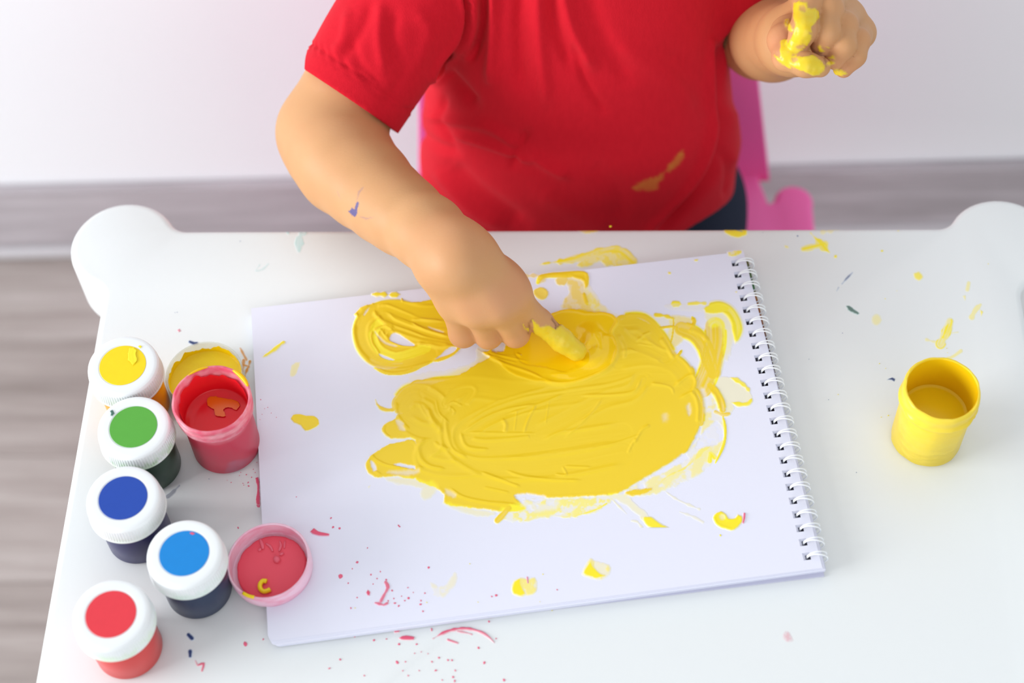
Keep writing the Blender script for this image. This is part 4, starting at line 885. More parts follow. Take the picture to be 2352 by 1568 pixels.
closed_pot((-0.2350, 0.4215), lin((52, 52, 92)), lin((28, 72, 172)), 'royal blue dotted paint pot with a violet navy body, behind the red one', (lin((220, 232, 214)), 0.5))
closed_pot((-0.1985, 0.3893), lin((42, 54, 80)), lin((6, 134, 214)), 'sky blue dotted paint pot with a slate navy body, next to the pink lid', (lin((206, 230, 214)), 0.7))
closed_pot((-0.2319, 0.3551), lin((206, 66, 64)), lin((230, 58, 70)), 'red dotted paint pot with a red body, nearest to the camera', (lin((206, 232, 186)), 0.6))
for q in [o for o in bpy.data.objects if o.name.startswith('paint_pot')]: pass

def topface(name, m, parent, zrel, ops, label=None, res=0.00025, under=None):
    """paint dab on a flat horizontal face zrel above the table"""
    pts = np.array([p for op in ops for p in op[1]])
    class F2(Film):
        def __init__(s):
            c = np.array([onz(x, y, zrel) for x in (pts[:, 0].min() - 8, pts[:, 0].max() + 8) for y in (pts[:, 1].min() - 8, pts[:, 1].max() + 8)])
            s.xs = np.arange(c[:, 0].min(), c[:, 0].max() + res, res); s.ys = np.arange(c[:, 1].min(), c[:, 1].max() + res, res)
            s.X, s.Y = np.meshgrid(s.xs, s.ys); s.Z = np.full_like(s.X, zrel); p = proj(np.stack([s.X, s.Y, s.Z], -1)); s.px, s.py = p[..., 0], p[..., 1]
            s.cov = np.zeros_like(s.X); s.h = np.zeros_like(s.X); s.tone = np.zeros_like(s.X); s.fresh = np.zeros_like(s.X); s.k = int(pts[0, 0])
    f = F2()
    for op in ops: getattr(f, op[0])(op[1], *op[2:-1], **op[-1])
    o = f.build(name, film(m, under or lin((236, 239, 240))) if isinstance(m, str) else m, parent, 0.00006, 0.001, 0.45)
    if o and label: o['label'] = label
    return o
pots = [o for o in COL.objects if o.name.startswith('paint_pot')]
topface('paint_dab', 'lemon', pots[0], 0.0455, [('smear', AJ([(655, 235), (640, 290), (650, 350), (648, 395)]), 9, 1, 0.5, {'rag': 3, 'stri': 0.1, 'taper': (0.1, 0.4)}), ('poly', AJ([(690, 215), (715, 205), (735, 220), (715, 240)]), 1, 0.4, 2, 1, {}), ('smear', AJ([(660, 185), (700, 165), (735, 180), (738, 220)]), 2, 0.45, 0.1, {'rag': 1})], 'lemon dab across the yellow dot')
topface('paint_dab', 'green', pots[1], 0.0455, [('poly', AJ([(440, 800), (465, 790), (485, 820), (465, 850), (440, 845), (455, 820)]), 0.95, 0.4, 2, 2, {})], 'dark green crumb on the lid')
topface('paint_dab', 'pink', pots[3], 0.0455, [('smear', [(433, 1224), (455, 1228), (473, 1240)], 2.2, 0.7, 0.1, {'rag': 2})], 'red smear on the rim of the blue dot')

# open pots
def ragged(c, r, zlo, ztop, seed, amp, seg=96, inner=True, zt=None):
    """a ragged coat of paint on the inside of a round wall"""
    V, F = [], []
    for j in range(seg):
        t = 2 * math.pi * j / seg
        a = float(fbm(3 + 1.6 * math.cos(t) * 2.2, 3 + 1.6 * math.sin(t) * 2.2, seed)) - 0.5
        zt_ = ztop(t) + amp * a * 2
        for i in range(7):
            f = i / 6; V.append((c[0] + (r - 0.0004 * math.sin(math.pi * min(1, f * 1.02))) * math.cos(t), c[1] + (r - 0.0004 * math.sin(math.pi * min(1, f * 1.02))) * math.sin(t), T + zlo + (zt_ - zlo) * f))
    for j in range(seg):
        for i in range(6): F.append((j * 7 + i, j * 7 + i + 1, ((j + 1) % seg) * 7 + i + 1, ((j + 1) % seg) * 7 + i))
    return V, F
def cup_profile(h, ro, ri, rn, bead):
    return [(0.012, 0.0003), (ro - 0.0012, 0.0005), (ro, 0.0022), (ro, h * 0.70), (ro - 0.0004, h * 0.725)] + bead + [(rn, h - 0.0008), (rn - 0.0005, h), (ri + 0.0003, h), (ri, h - 0.0008), (ri, h * 0.5), (ri, 0.0025), (ri - 0.001, 0.0018), (0.010, 0.0017)]

# yellow jar on the right
yc = (0.2013, 0.4839); YH = 0.0535; YD = 0.0065
ymat = mat('yellow_coated_plastic', lin((250, 222, 66)), 0.3, 0.45, Subsurface_Weight=0.12)
bsdf(ymat).inputs['Subsurface Radius'].default_value = (1, 0.8, 0.2); bsdf(ymat).inputs['Subsurface Scale'].default_value = 0.004
L(ymat, mixc(ymat, noise(ymat, 70, 4, 0.55, (1, 1, 2.5)), lin((254, 232, 90)), lin((250, 220, 48))), bsdf(ymat).inputs['Base Color'])
bump(ymat, noise(ymat, 130, 3, 0.5, (1, 1, 2.2)), 0.35, 0.0012)
jar = thing('paint_jar', (yc[0], yc[1], T), 'open jar of yellow paint standing alone right of the pad', 'paint jar')
def ymod(th, r, z):
    if r < 0.0192: return 0.0
    k_ = 0.0006 * (float(vnoise(3 + 5 * math.cos(th), 3 + 5 * math.sin(th) + z * 300, 4)) - 0.5)
    if 0.0325 < z - YD < 0.0385: k_ += 0.0011 * (float(vnoise(3 + 4 * math.cos(th), 3 + 4 * math.sin(th), 9)) - 0.4)
    return k_
prof = cup_profile(YH, 0.0194, 0.0189, 0.0204, [(r_, z_ + YD) for r_, z_ in ((0.0199, 0.0330), (0.0206, 0.0340), (0.0213, 0.0352), (0.0214, 0.0366), (0.0208, 0.0378), (0.0204, 0.0388), (0.0205, 0.0405), (0.0207, 0.0425), (0.0207, 0.0445))])
o = obj('body', *lathe(prof, yc, 128, T, ymod), ymat, parent=jar); auto_smooth(o, 60)
ypaint = mat('yellow_pool', lin((255, 218, 24)), 0.2, 0.25, Subsurface_Weight=0.1)
o = obj('paint_pool', *lathe([(0.0190, 0.0275), (0.0185, 0.0268), (0.016, 0.0266), (0.006, 0.0266)], yc, 64, T, None, 'end'), ypaint, parent=jar); o['label'] = 'deep yellow paint inside the jar'
yfilm = mat('yellow_inner_coat', lin((255, 220, 22)), 0.25, 0.3)
obj('inner_coat', *ragged(yc, 0.0187, 0.0266, lambda t: YH - 0.0008, 31, 0.0003), yfilm, parent=jar)
for (th, z_, l_, r_) in ((-0.30, 0.0360, 0.004, 0.0011),):
    pts = [(yc[0] + 0.0203 * math.cos(th), yc[1] + 0.0203 * math.sin(th), T + z_ + 0.004 - (l_ + 0.004) * i / 8) for i in range(9)]
    obj('drip', *tube(pts, [r_ * k_ for k_ in (0.4, 0.7, 0.85, 0.9, 0.9, 1.0, 1.1, 1.0, 0.4)], 10), yfilm, parent=jar)

# pink jar
pc = (-0.1932, 0.4786); PH_ = 0.0520; PD = 0.0065
pmat = mat('pink_filled_plastic', lin((228, 92, 116)), 0.28, 0.5, Subsurface_Weight=0.12)
bsdf(pmat).inputs['Subsurface Radius'].default_value = (1, 0.4, 0.5); bsdf(pmat).inputs['Subsurface Scale'].default_value = 0.004
_tc = N(pmat, 'ShaderNodeTexCoord'); _sx = N(pmat, 'ShaderNodeSeparateXYZ'); L(pmat, _tc.outputs['Object'], _sx.inputs[0])
_mr = N(pmat, 'ShaderNodeMapRange'); L(pmat, _sx.outputs['Z'], _mr.inputs[0]); _mr.inputs[1].default_value = 0.0335; _mr.inputs[2].default_value = 0.0405
_st = mixc(pmat, ramp(pmat, noise(pmat, 95, 4, 0.6, (1, 1, 2.2)), [(0.38, (0, 0, 0, 1)), (0.66, (1, 1, 1, 1))]), lin((230, 110, 136)), lin((246, 196, 206)))
_n2 = ramp(pmat, noise(pmat, 38, 2, 0.5), [(0.60, (0, 0, 0, 1)), (0.66, (1, 1, 1, 1))])
_bd = mixc(pmat, _n2, lin((222, 82, 106)), lin((206, 120, 146)))
L(pmat, mixc(pmat, _mr.outputs[0], _bd, _st), bsdf(pmat).inputs['Base Color'])
pj = thing('paint_jar', (pc[0], pc[1], T), 'open cloudy pink jar of red paint, touching the left edge of the pad', 'paint jar')
bead = [(0.0193, 0.0318), (0.0206, 0.0330), (0.0212, 0.0340), (0.0212, 0.0350), (0.0207, 0.0358), (0.0207, 0.0370), (0.0214, 0.0378), (0.0215, 0.0388), (0.0210, 0.0396), (0.0209, 0.0410), (0.0214, 0.0418), (0.0217, 0.0430)]; bead = [(r_, z_ + PD) for r_, z_ in bead]
o = obj('body', *lathe(cup_profile(PH_, 0.0190, 0.0192, 0.0217, bead)[:-6] + [(0.0204, PH_), (0.0199, PH_ - 0.0010), (0.0196, PH_ - 0.004), (0.0184, 0.036), (0.0180, 0.015), (0.0178, 0.003), (0.010, 0.0018)], pc, 128, T, lambda th, r, z: 0.0004 * (float(vnoise(3 + 6 * math.cos(th), 3 + 6 * math.sin(th), 12)) - 0.5) * (1 if z > 0.0375 else 0)), pmat, parent=pj); auto_smooth(o, 60)
rpaint = mat('red_paint', lin((244, 36, 50)), 0.2, 0.35)
obj('paint_pool', *lathe([(0.0182, 0.0327), (0.0174, 0.0317), (0.012, 0.0312), (0.005, 0.0311)], pc, 64, T, None, 'end'), rpaint, parent=pj)['label'] = 'glossy red paint inside the cup'
obj('inner_coat', *ragged(pc, 0.0183, 0.0315, lambda t: 0.0450 + 0.0030 * math.cos(t - 2.4), 77, 0.0050), rpaint, parent=pj)
opaint = mat('orange_streak', lin((226, 104, 14)), 0.2, 0.5)
A3 = lambda pts: [(360 + x * 0.22968, 760 + y * 0.22968) for x, y in pts]
MORP = film_mat('orange_on_red', lin((232, 96, 20)), lin((230, 112, 12)), None, 0.2, lin((226, 28, 42)))
topface('orange_streak', MORP, pj, 0.0318, [('poly', A3([(500, 700), (530, 655), (600, 655), (680, 675), (760, 680), (820, 705), (838, 750), (800, 785), (720, 770), (670, 790), (690, 845), (620, 860), (585, 845), (570, 785), (510, 745)]), 1, 0.08, 2, 2.5, {})], 'orange streak floating on the red paint')
def rim_dab(a0, a1, r, z, c, rad):
    n = 14; return tube([(c[0] + r * math.cos(a0 + (a1 - a0) * i / n), c[1] + r * math.sin(a0 + (a1 - a0) * i / n), T + z) for i in range(n + 1)], [rad * (0.25 + 0.75 * math.sin(math.pi * i / n) ** 0.6) for i in range(n + 1)], 8)
obj('rim_dab', *rim_dab(math.radians(22), math.radians(62), 0.0207, PH_ - 0.0002, pc, 0.0014), yfilm, parent=pj)['label'] = 'bright yellow smear on the rim'
obj('rim_dab', *rim_dab(math.radians(100), math.radians(135), 0.0207, PH_ - 0.0002, pc, 0.0007), yfilm, parent=pj)['label'] = 'thin yellow line on the rim'

def translucent(m, col, k):
    nt = m.node_tree; out = [n for n in nt.nodes if n.type == 'OUTPUT_MATERIAL'][0]
    t = N(m, 'ShaderNodeBsdfTranslucent'); t.inputs[0].default_value = col; x = N(m, 'ShaderNodeMixShader'); x.inputs[0].default_value = k
    L(m, bsdf(m).outputs[0], x.inputs[1]); L(m, t.outputs[0], x.inputs[2]); L(m, x.outputs[0], out.inputs[0])
translucent(ymat, lin((255, 236, 80)), 0.22); translucent(yfilm, lin((255, 230, 60)), 0.35); translucent(pmat, lin((255, 150, 170)), 0.35); translucent(rpaint, lin((255, 60, 70)), 0.2)
# open lids lying on their backs
def clear_mat(name, c, tr, rough=0.15):
    m = mat(name, c, rough, 0.5); b = bsdf(m); b.inputs['Transmission Weight'].default_value = tr; b.inputs['IOR'].default_value = 1.2; return m
MCLEAR = mat('clear_plastic', (0.90, 0.92, 0.86, 1), 0.1, 0.6)
_o = [n for n in MCLEAR.node_tree.nodes if n.type == 'OUTPUT_MATERIAL'][0]; _t = N(MCLEAR, 'ShaderNodeBsdfTransparent'); _t.inputs[0].default_value = (0.95, 0.96, 0.92, 1)
_x = N(MCLEAR, 'ShaderNodeMixShader'); _x.inputs[0].default_value = 0.28; L(MCLEAR, _t.outputs[0], _x.inputs[1]); L(MCLEAR, bsdf(MCLEAR).outputs[0], _x.inputs[2]); L(MCLEAR, _x.outputs[0], _o.inputs[0])
MPINKCLEAR = mat('milky_pink_plastic', lin((238, 178, 200)), 0.3, 0.5, Subsurface_Weight=0.3)
bsdf(MPINKCLEAR).inputs['Subsurface Radius'].default_value = (1, 0.6, 0.7); bsdf(MPINKCLEAR).inputs['Subsurface Scale'].default_value = 0.006
L(MPINKCLEAR, mixc(MPINKCLEAR, ramp(MPINKCLEAR, noise(MPINKCLEAR, 60, 4, 0.6, (1, 1, 3)), [(0.45, (0, 0, 0, 1)), (0.75, (1, 1, 1, 1))]), lin((240, 196, 214)), lin((232, 140, 166))), bsdf(MPINKCLEAR).inputs['Base Color'])
def open_lid(name, c, r, h, m, pool_m, label, seed, tilt=None, pool_z=0.004, wall=0.0011, coat=0.0035, pool_r=None):
    t = thing(name, (c[0], c[1], T), label, 'lid')
    o = obj('rim', *lathe([(r - 0.004, 0.0003), (r - 0.0012, 0.0005), (r - 0.0003, 0.0018), (r, 0.005), (r, h - 0.0006), (r - 0.0005, h), (r - wall, h - 0.0004), (r - wall, 0.003), (r - wall - 0.001, 0.0022), (r - 0.006, 0.0020)], c, 128, T), m, parent=t); auto_smooth(o, 50)
    pr = pool_r or (r - wall - 0.0002)
    rg = (lambda th, rr, z: 0.0007 * (float(vnoise(9 + 7 * math.cos(th), 9 + 7 * math.sin(th), seed)) - 0.5) * (rr > 0.012)) if pool_r else None
    prof = [(pr, 0.0021), (pr - 0.0003, pool_z - 0.0003), (pr - 0.0012, pool_z), (pr * 0.6, pool_z - 0.0004), (pr * 0.3, pool_z - 0.0005)] if pool_r else [(pr, pool_z + 0.0012), (pr - 0.0012, pool_z + 0.0003), (r - 0.006, pool_z), (0.008, pool_z - 0.0002)]
    po = obj('paint_pool', *lathe(prof, c, 96, T, rg, 'end'), pool_m, parent=t)
    if coat: obj('paint_coat', *ragged(c, r - wall - 0.0001, pool_z, lambda a: pool_z + coat, seed, coat * 0.9, 128), pool_m, parent=t)
    if tilt: t.rotation_euler = tilt[0]; t.location.z += tilt[1]
    return t
ylpaint = mat('lemon_pool', lin((252, 224, 16)), 0.3, 0.3)
L(ylpaint, mixc(ylpaint, noise(ylpaint, 110, 4), lin((254, 228, 18)), lin((246, 210, 12))), bsdf(ylpaint).inputs['Base Color'])
bump(ylpaint, noise(ylpaint, 160, 3), 0.5, 0.001)
open_lid('jar_lid', (-0.2086, 0.5185), 0.0224, 0.0135, MCLEAR, ylpaint, 'clear upturned lid full of yellow paint, half behind the pink jar', 5, coat=0.0055)
rlpaint = mat('rose_pool', lin((236, 82, 100)), 0.5, 0.3)
bump(rlpaint, noise(rlpaint, 90, 3), 0.25, 0.001)
pl_c = onz(620, 1289, 0.014)
pl = open_lid('jar_lid', (pl_c[0], pl_c[1]), 0.0226, 0.0125, MPINKCLEAR, rlpaint, 'pale pink upturned lid of rose paint, resting on the left edge of the pad', 8, tilt=((0.0, math.radians(-4.0), 0.0), 0.0030), pool_z=0.0042, wall=0.0013, coat=None, pool_r=0.0190)
# flakes and the yellow squiggle lying in the pink lid (built flat in the lid's own frame)
yellow_drop = mat('yellow_drop', lin((246, 214, 20)), 0.3, 0.4)
def in_lid(px, py, z=0.0052):
    p = onz(px, py, z + 0.0030); return (p[0], p[1], T + z + 0.0030)
A4 = lambda pts: [(500 + x * 0.15303, 1180 + y * 0.15303) for x, y in pts]
sq = [in_lid(*p) for p in cr(A4([(745, 1010), (690, 1000), (645, 1050), (650, 1120), (700, 1160), (760, 1150), (800, 1130)]), False, 3)]
obj('squiggle', *tube(sq, [0.0013] * len(sq), 10), yellow_drop, parent=pl)['label'] = 'yellow squiggle of paint'
lf = [in_lid(*p, 0.0122) for p in cr(A4([(400, 1175), (480, 1220), (570, 1245)]), False, 3)]
obj('rim_dab', *tube(lf, [0.0010] * len(lf), 8), yellow_drop, parent=pl)['label'] = 'yellow smear on the rim'
flm = mat('pale_flake', lin((232, 104, 122)), 0.5, 0.3)
for pts_, r_ in ((A4([(640, 370), (670, 440), (690, 520)]), 0.0011), (A4([(630, 520), (650, 545)]), 0.0013), (A4([(730, 440), (800, 490), (835, 560)]), 0.0008), (A4([(870, 650), (900, 690), (930, 720)]), 0.0020), (A4([(940, 410), (960, 480), (930, 560)]), 0.0008), (A4([(1020, 410), (1010, 520)]), 0.0006), (A4([(940, 620), (1000, 590)]), 0.0009)):
    q = [in_lid(*p, 0.0042) for p in cr(pts_, False, 3)]
    if len(q) < 3: q = [q[0], tuple((np.array(q[0]) + np.array(q[-1])) / 2), q[-1]]
    obj('paint_flake', *tube(q, [r_ * (0.6 + 0.4 * math.sin(math.pi * i / (len(q) - 1))) for i in range(len(q))], 7), flm, parent=pl)

# ------------------------------------------------------------------ the child: distance-field modelling
def rc(p, a, b, ra, rb):
    """distance to a tapered capsule"""
    a = np.asarray(a, float); b = np.asarray(b, float); ba = b - a; l2 = ba @ ba; rr = ra - rb; a2 = l2 - rr * rr; il2 = 1.0 / l2
    pa = p - a; y = pa @ ba; z = y - l2
    x2 = ((pa * l2 - ba * y[..., None]) ** 2).sum(-1); y2 = y * y * l2; z2 = z * z * l2
    k = np.sign(rr) * rr * rr * x2
    d1 = np.sqrt(x2 + z2) * il2 - rb; d2 = np.sqrt(x2 + y2) * il2 - ra
    d3 = (np.sqrt(np.maximum(x2 * a2 * il2, 0)) + y * rr) * il2 - ra
    return np.where(np.sign(z) * a2 * z2 > k, d1, np.where(np.sign(y) * a2 * y2 < k, d2, d3))
def ell(p, c, r):
    q = (p - np.asarray(c)) / np.asarray(r); k0 = np.sqrt((q ** 2).sum(-1)); k1 = np.sqrt(((q / np.asarray(r)) ** 2).sum(-1)) + 1e-9
    return k0 * (k0 - 1.0) / k1
def smin(a, b, k):
    h = np.clip(0.5 + 0.5 * (b - a) / k, 0, 1); return b * (1 - h) + a * h - k * h * (1 - h)
def chain(p, pts, rad, k=0.002):
    d = None
    for i in range(len(pts) - 1):
        e = rc(p, pts[i], pts[i + 1], rad[i], rad[i + 1]); d = e if d is None else smin(d, e, k)
    return d
def surf(f, lo, hi, h, newton=2):
    """mesh the zero set of f by surface nets on a sparse-evaluated grid"""
    B = 8; lo = np.asarray(lo, float); n = (np.ceil((np.asarray(hi) - lo) / (h * B)).astype(int)) ; nb = n
    gs = [lo[i] + (np.arange(nb[i]) + 0.5) * h * B for i in range(3)]
    G = np.stack(np.meshgrid(*gs, indexing='ij'), -1).reshape(-1, 3)
    dc = np.concatenate([f(G[i:i + 200000]) for i in range(0, len(G), 200000)]).reshape(nb)
    D = np.repeat(np.repeat(np.repeat(dc.astype(np.float32), B, 0), B, 1), B, 2)
    near = np.argwhere(np.abs(dc) < h * B * 1.15)
    off = np.stack(np.meshgrid(np.arange(B), np.arange(B), np.arange(B), indexing='ij'), -1).reshape(-1, 3)
    for i in range(0, len(near), 400):
        nbk = near[i:i + 400]; I = (nbk[:, None, :] * B + off[None]).reshape(-1, 3)
        D[I[:, 0], I[:, 1], I[:, 2]] = f(lo + I * h)
    S = D < 0
    c = np.zeros(np.array(S.shape) - 1, np.int8)
    for a in (0, 1):
        for b in (0, 1):
            for d in (0, 1): c += S[a:S.shape[0] - 1 + a, b:S.shape[1] - 1 + b, d:S.shape[2] - 1 + d]
    act = (c > 0) & (c < 8); C = np.argwhere(act); idx = np.full(act.shape, -1, np.int32); idx[act] = np.arange(len(C))
    acc = np.zeros((len(C), 3)); cnt = np.zeros(len(C))
    cs = [(a, b, d) for a in (0, 1) for b in (0, 1) for d in (0, 1)]
    for u in cs:
        for ax in range(3):
            if u[ax]: continue
            v = list(u); v[ax] = 1
            d0 = D[C[:, 0] + u[0], C[:, 1] + u[1], C[:, 2] + u[2]]; d1 = D[C[:, 0] + v[0], C[:, 1] + v[1], C[:, 2] + v[2]]
            m = (d0 < 0) != (d1 < 0); t = np.where(m, d0 / np.where(m, d0 - d1, 1), 0)
            q = np.array(u, float)[None] + 0 * acc; q[:, ax] += t
            acc[m] += q[m]; cnt[m] += 1
    V = lo + (C + acc / np.maximum(cnt, 1)[:, None]) * h
    Fs = []
    for ax in range(3):
        b, d = (ax + 1) % 3, (ax + 2) % 3
        s0 = [slice(None)] * 3; s1 = [slice(None)] * 3; s0[ax] = slice(0, -1); s1[ax] = slice(1, None)
        ed = S[tuple(s0)] != S[tuple(s1)]; E_ = np.argwhere(ed)
        ok = (E_[:, b] > 0) & (E_[:, d] > 0) & (E_[:, b] < act.shape[b]) & (E_[:, d] < act.shape[d]); E_ = E_[ok]
        inside = S[E_[:, 0], E_[:, 1], E_[:, 2]]
        def cell(db, dd):
            q = E_.copy(); q[:, b] += db; q[:, d] += dd; return idx[q[:, 0], q[:, 1], q[:, 2]]
        Q = np.stack([cell(-1, -1), cell(0, -1), cell(0, 0), cell(-1, 0)], 1)
        Q[~inside] = Q[~inside][:, ::-1]; Fs.append(Q)
    F = np.concatenate(Fs); F = F[(F >= 0).all(1)]
    e = h * 0.2
    for _ in range(newton):
        d0 = f(V); g = np.stack([f(V + np.eye(3)[i] * e) - d0 for i in range(3)], 1) / e
        V = V - g * np.clip(d0 / np.maximum((g ** 2).sum(1), 0.25), -h, h)[:, None]
    return V, F
def normals(V, F):
    n = np.cross(V[F[:, 2]] - V[F[:, 0]], V[F[:, 3]] - V[F[:, 1]]); o = np.zeros_like(V)
    for i in range(4): np.add.at(o, F[:, i], n)
    return o / (np.linalg.norm(o, axis=1)[:, None] + 1e-12)

# joints of the right arm and hand (photo left)
rS = np.array([-0.060, 0.777, 0.136]); rE = dep(755, 305, 1.050); rW = onz(1052, 586, 0.078)
Dw = float((rW - CP) @ CF)
FA = [rE] + [dep(x, y, 1.050 + (Dw - 1.050) * f) for x, y, f in ((772, 338, 0.10), (796, 379, 0.21), (843, 424, 0.36), (889, 466, 0.51), (927, 495, 0.63), (984, 535, 0.80), (1023, 572, 0.93))] + [rW]
FR = [0.0300, 0.0299, 0.0287, 0.0255, 0.0228, 0.0214, 0.0198, 0.0186, 0.0178]
mcp = [onz(1174, 680, 0.059), onz(1144, 697, 0.059), onz(1096, 703, 0.056), onz(1046, 692, 0.051)]
crp = [onz(1096, 600, 0.078), onz(1070, 604, 0.081), onz(1042, 610, 0.079), onz(1018, 622, 0.073)]
pip = [onz(1240, 737, 0.0345), onz(1184, 765, 0.0295), onz(1122, 769, 0.0280), onz(1064, 765, 0.0265)]
dipi = onz(1289, 780, 0.0215); tipi = onz(1324, 806, 0.0140)
def rhand(p):
    d = smin(rc(p, rS, rE, 0.0300, 0.0300), chain(p, FA, FR, 0.006), 0.006)
    pm = rc(p, rW, (crp[1] + crp[2]) / 2, 0.0162, 0.0154)
    for c, m, r in zip(crp, mcp, (0.0092, 0.0094, 0.0093, 0.0090)): pm = smin(pm, rc(p, c, m, 0.0126, r + 0.0004), 0.0048)
    pm = smin(pm, ell(p, (mcp[1] + crp[1]) / 2 + np.array([0, 0.007, -0.014]), (0.024, 0.020, 0.016)), 0.010)
    d = smin(d, pm, 0.010)
    out = d
    th = chain(p, [onz(1125, 630, 0.055), onz(1150, 690, 0.032), onz(1140, 730, 0.020), onz(1120, 745, 0.018)], [0.0120, 0.0085, 0.0075, 0.0060])
    out = np.minimum(out, smin(d, th, 0.008))
    ix = chain(p, [mcp[0], pip[0], dipi, tipi], [0.0088, 0.0067, 0.0060, 0.0053], 0.003); out = np.minimum(out, smin(d, ix, 0.006))
    for i, (r0, r1) in ((1, (0.0092, 0.0079)), (2, (0.0090, 0.0077)), (3, (0.0090, 0.0080))):
        q = pip[i]; dd = q + np.array([0.000, 0.0110, -0.0130]); tp = dd + np.array([0.0, 0.0130, -0.0010])
        out = smin(out, smin(d, chain(p, [mcp[i], q, dd, tp], [r0, r1, 0.0062, 0.0055], 0.003), 0.0060), 0.0018)
    return out
# left arm and fist (photo right)
lS = np.array([0.094, 0.785, 0.140]); lE = dep(1750, 86, 1.10); lW = dep(1822, 92, 0.990)
lmcp = [dep(1862, -22, 0.975), dep(1908, 0, 0.975), dep(1946, 36, 0.976), dep(1974, 76, 0.978)]
lpip = [dep(1856, 6, 0.940), dep(1903, 22, 0.941), dep(1938, 60, 0.944), dep(1969, 94, 0.949)]
ldip = [dep(1846, 68, 0.931), dep(1900, 74, 0.934), dep(1937, 104, 0.938), dep(1963, 128, 0.945)]
ltip = [dep(1829, 110, 0.936), dep(1886, 104, 0.940), dep(1918, 136, 0.943), dep(1938, 158, 0.948)]
def lhand(p):
    d = smin(rc(p, lS, lE, 0.0300, 0.0245), rc(p, lE, lE * 0.6 + lW * 0.4, 0.0245, 0.0240), 0.012)
    d = smin(d, rc(p, lE * 0.6 + lW * 0.4, lW, 0.0240, 0.0195), 0.012)
    pm = rc(p, lW, dep(1868, 80, 0.978), 0.0180, 0.0170)
    for m in lmcp: pm = smin(pm, rc(p, dep(1850, 92, 0.982), m, 0.0120, 0.0092), 0.008)
    pm = smin(pm, ell(p, dep(1895, 70, 0.968), (0.019, 0.019, 0.017)), 0.008)
    d = smin(d, pm, 0.010); out = d
    th = chain(p, [dep(1812, 78, 0.965), dep(1799, 92, 0.950), dep(1806, 132, 0.940), dep(1850, 148, 0.934), dep(1884, 154, 0.935)], [0.0110, 0.0082, 0.0070, 0.0064, 0.0056], 0.004)
    out = np.minimum(out, smin(d, th, 0.005))
    for i, (r0, r1, r2, r3) in enumerate(((0.0095, 0.0078, 0.0070, 0.0060), (0.0092, 0.0078, 0.0068, 0.0060), (0.0090, 0.0074, 0.0066, 0.0058), (0.0084, 0.0066, 0.0058, 0.0050))):
        out = np.minimum(out, smin(d, chain(p, [lmcp[i], lpip[i], ldip[i], ltip[i]], [r0, r1, r2, r3], 0.004), 0.0035))
    return out
# torso, head and legs
hc = np.array([0.010, 0.762, 0.318])
def bodyf(p):
    d = rc(p, (0.008, 0.785, -0.175), (0.008, 0.780, 0.02), 0.069, 0.070)
    d = smin(d, rc(p, (0.008, 0.782, 0.02), (0.008, 0.788, 0.11), 0.070, 0.066), 0.03)
    d = smin(d, rc(p, rS, lS, 0.033, 0.033), 0.03)
    d = smin(d, rc(p, (0.009, 0.795, 0.16), (0.010, 0.780, 0.25), 0.036, 0.032), 0.02)
    d = smin(d, ell(p, hc, (0.066, 0.080, 0.088)), 0.012)
    d = smin(d, ell(p, hc + np.array([0, -0.030, -0.052]), (0.042, 0.042, 0.034)), 0.02)
    d = smin(d, rc(p, hc + np.array([0, -0.078, 0.0]), hc + np.array([0, -0.088, -0.022]), 0.006, 0.0085), 0.008)
    for s in (-1, 1):
        d = smin(d, ell(p, hc + np.array([s * 0.068, 0.004, -0.010]), (0.008, 0.014, 0.022)), 0.005)
        d = np.maximum(d, -(ell(p, hc + np.array([s * 0.027, -0.084, 0.004]), (0.013, 0.012, 0.008)) ) * 1.0) if False else d
    m = rc(p, hc + np.array([-0.016, -0.075, -0.048]), hc + np.array([0.016, -0.075, -0.048]), 0.0035, 0.0035); d = smin(d, m, 0.004)
    d = smin(d, rc(p, rS, rE, 0.0305, 0.0268), 0.012); d = smin(d, rc(p, lS, lE, 0.0300, 0.0245), 0.012)
    for s in (-1, 1):
        x = 0.012 + s * 0.052; kx = 0.012 + s * 0.058
        hp, kn, an = (x, 0.785, -0.194), (kx, 0.600, -0.195), (kx, 0.595, -0.452)
        d = smin(d, rc(p, hp, kn, 0.049, 0.036), 0.02); d = np.maximum(d, np.where(p[:, 1] > 0.648, -0.2435 - p[:, 2], -1.0)); d = smin(d, rc(p, kn, an, 0.034, 0.022), 0.015)
        d = smin(d, rc(p, (kx, 0.595, -0.475), (kx, 0.530, -0.484), 0.023, 0.016), 0.012)
    return d
cutR = rS * 0.50 + rE * 0.50; nR = (rE - rS) / np.linalg.norm(rE - rS)
cutL = lS * 0.50 + lE * 0.50; nL = (lE - lS) / np.linalg.norm(lE - lS)
def f_core(p):        # everything but the bare arms, at a coarser grid; the cut lies inside the sleeves
    d = bodyf(p)
    d = np.maximum(d, -np.maximum(-((p - cutR) @ nR), rc(p, cutR, rE, 0.042, 0.042)))
    return np.maximum(d, -np.maximum(-((p - cutL) @ nL), rc(p, cutL, lE, 0.042, 0.042)))
aR = rS * 0.55 + rE * 0.45; aL = lS * 0.56 + lE * 0.44
def f_ra(p): return np.maximum(rhand(p), -((p - aR) @ nR))
def f_la(p): return np.maximum(lhand(p), -np.maximum((p - aL) @ nL, rc(p, lS, aL, 0.055, 0.055)))

V1, F1 = surf(f_core, (-0.14, 0.46, -0.512), (0.16, 0.90, 0.425), 0.005, 1)
V2, F2 = surf(f_ra, (-0.19, 0.505, 0.000), (0.03, 0.785, 0.150), 0.00105)
V3, F3 = surf(f_la, (0.06, 0.600, -0.050), (0.185, 0.82, 0.185), 0.00115)

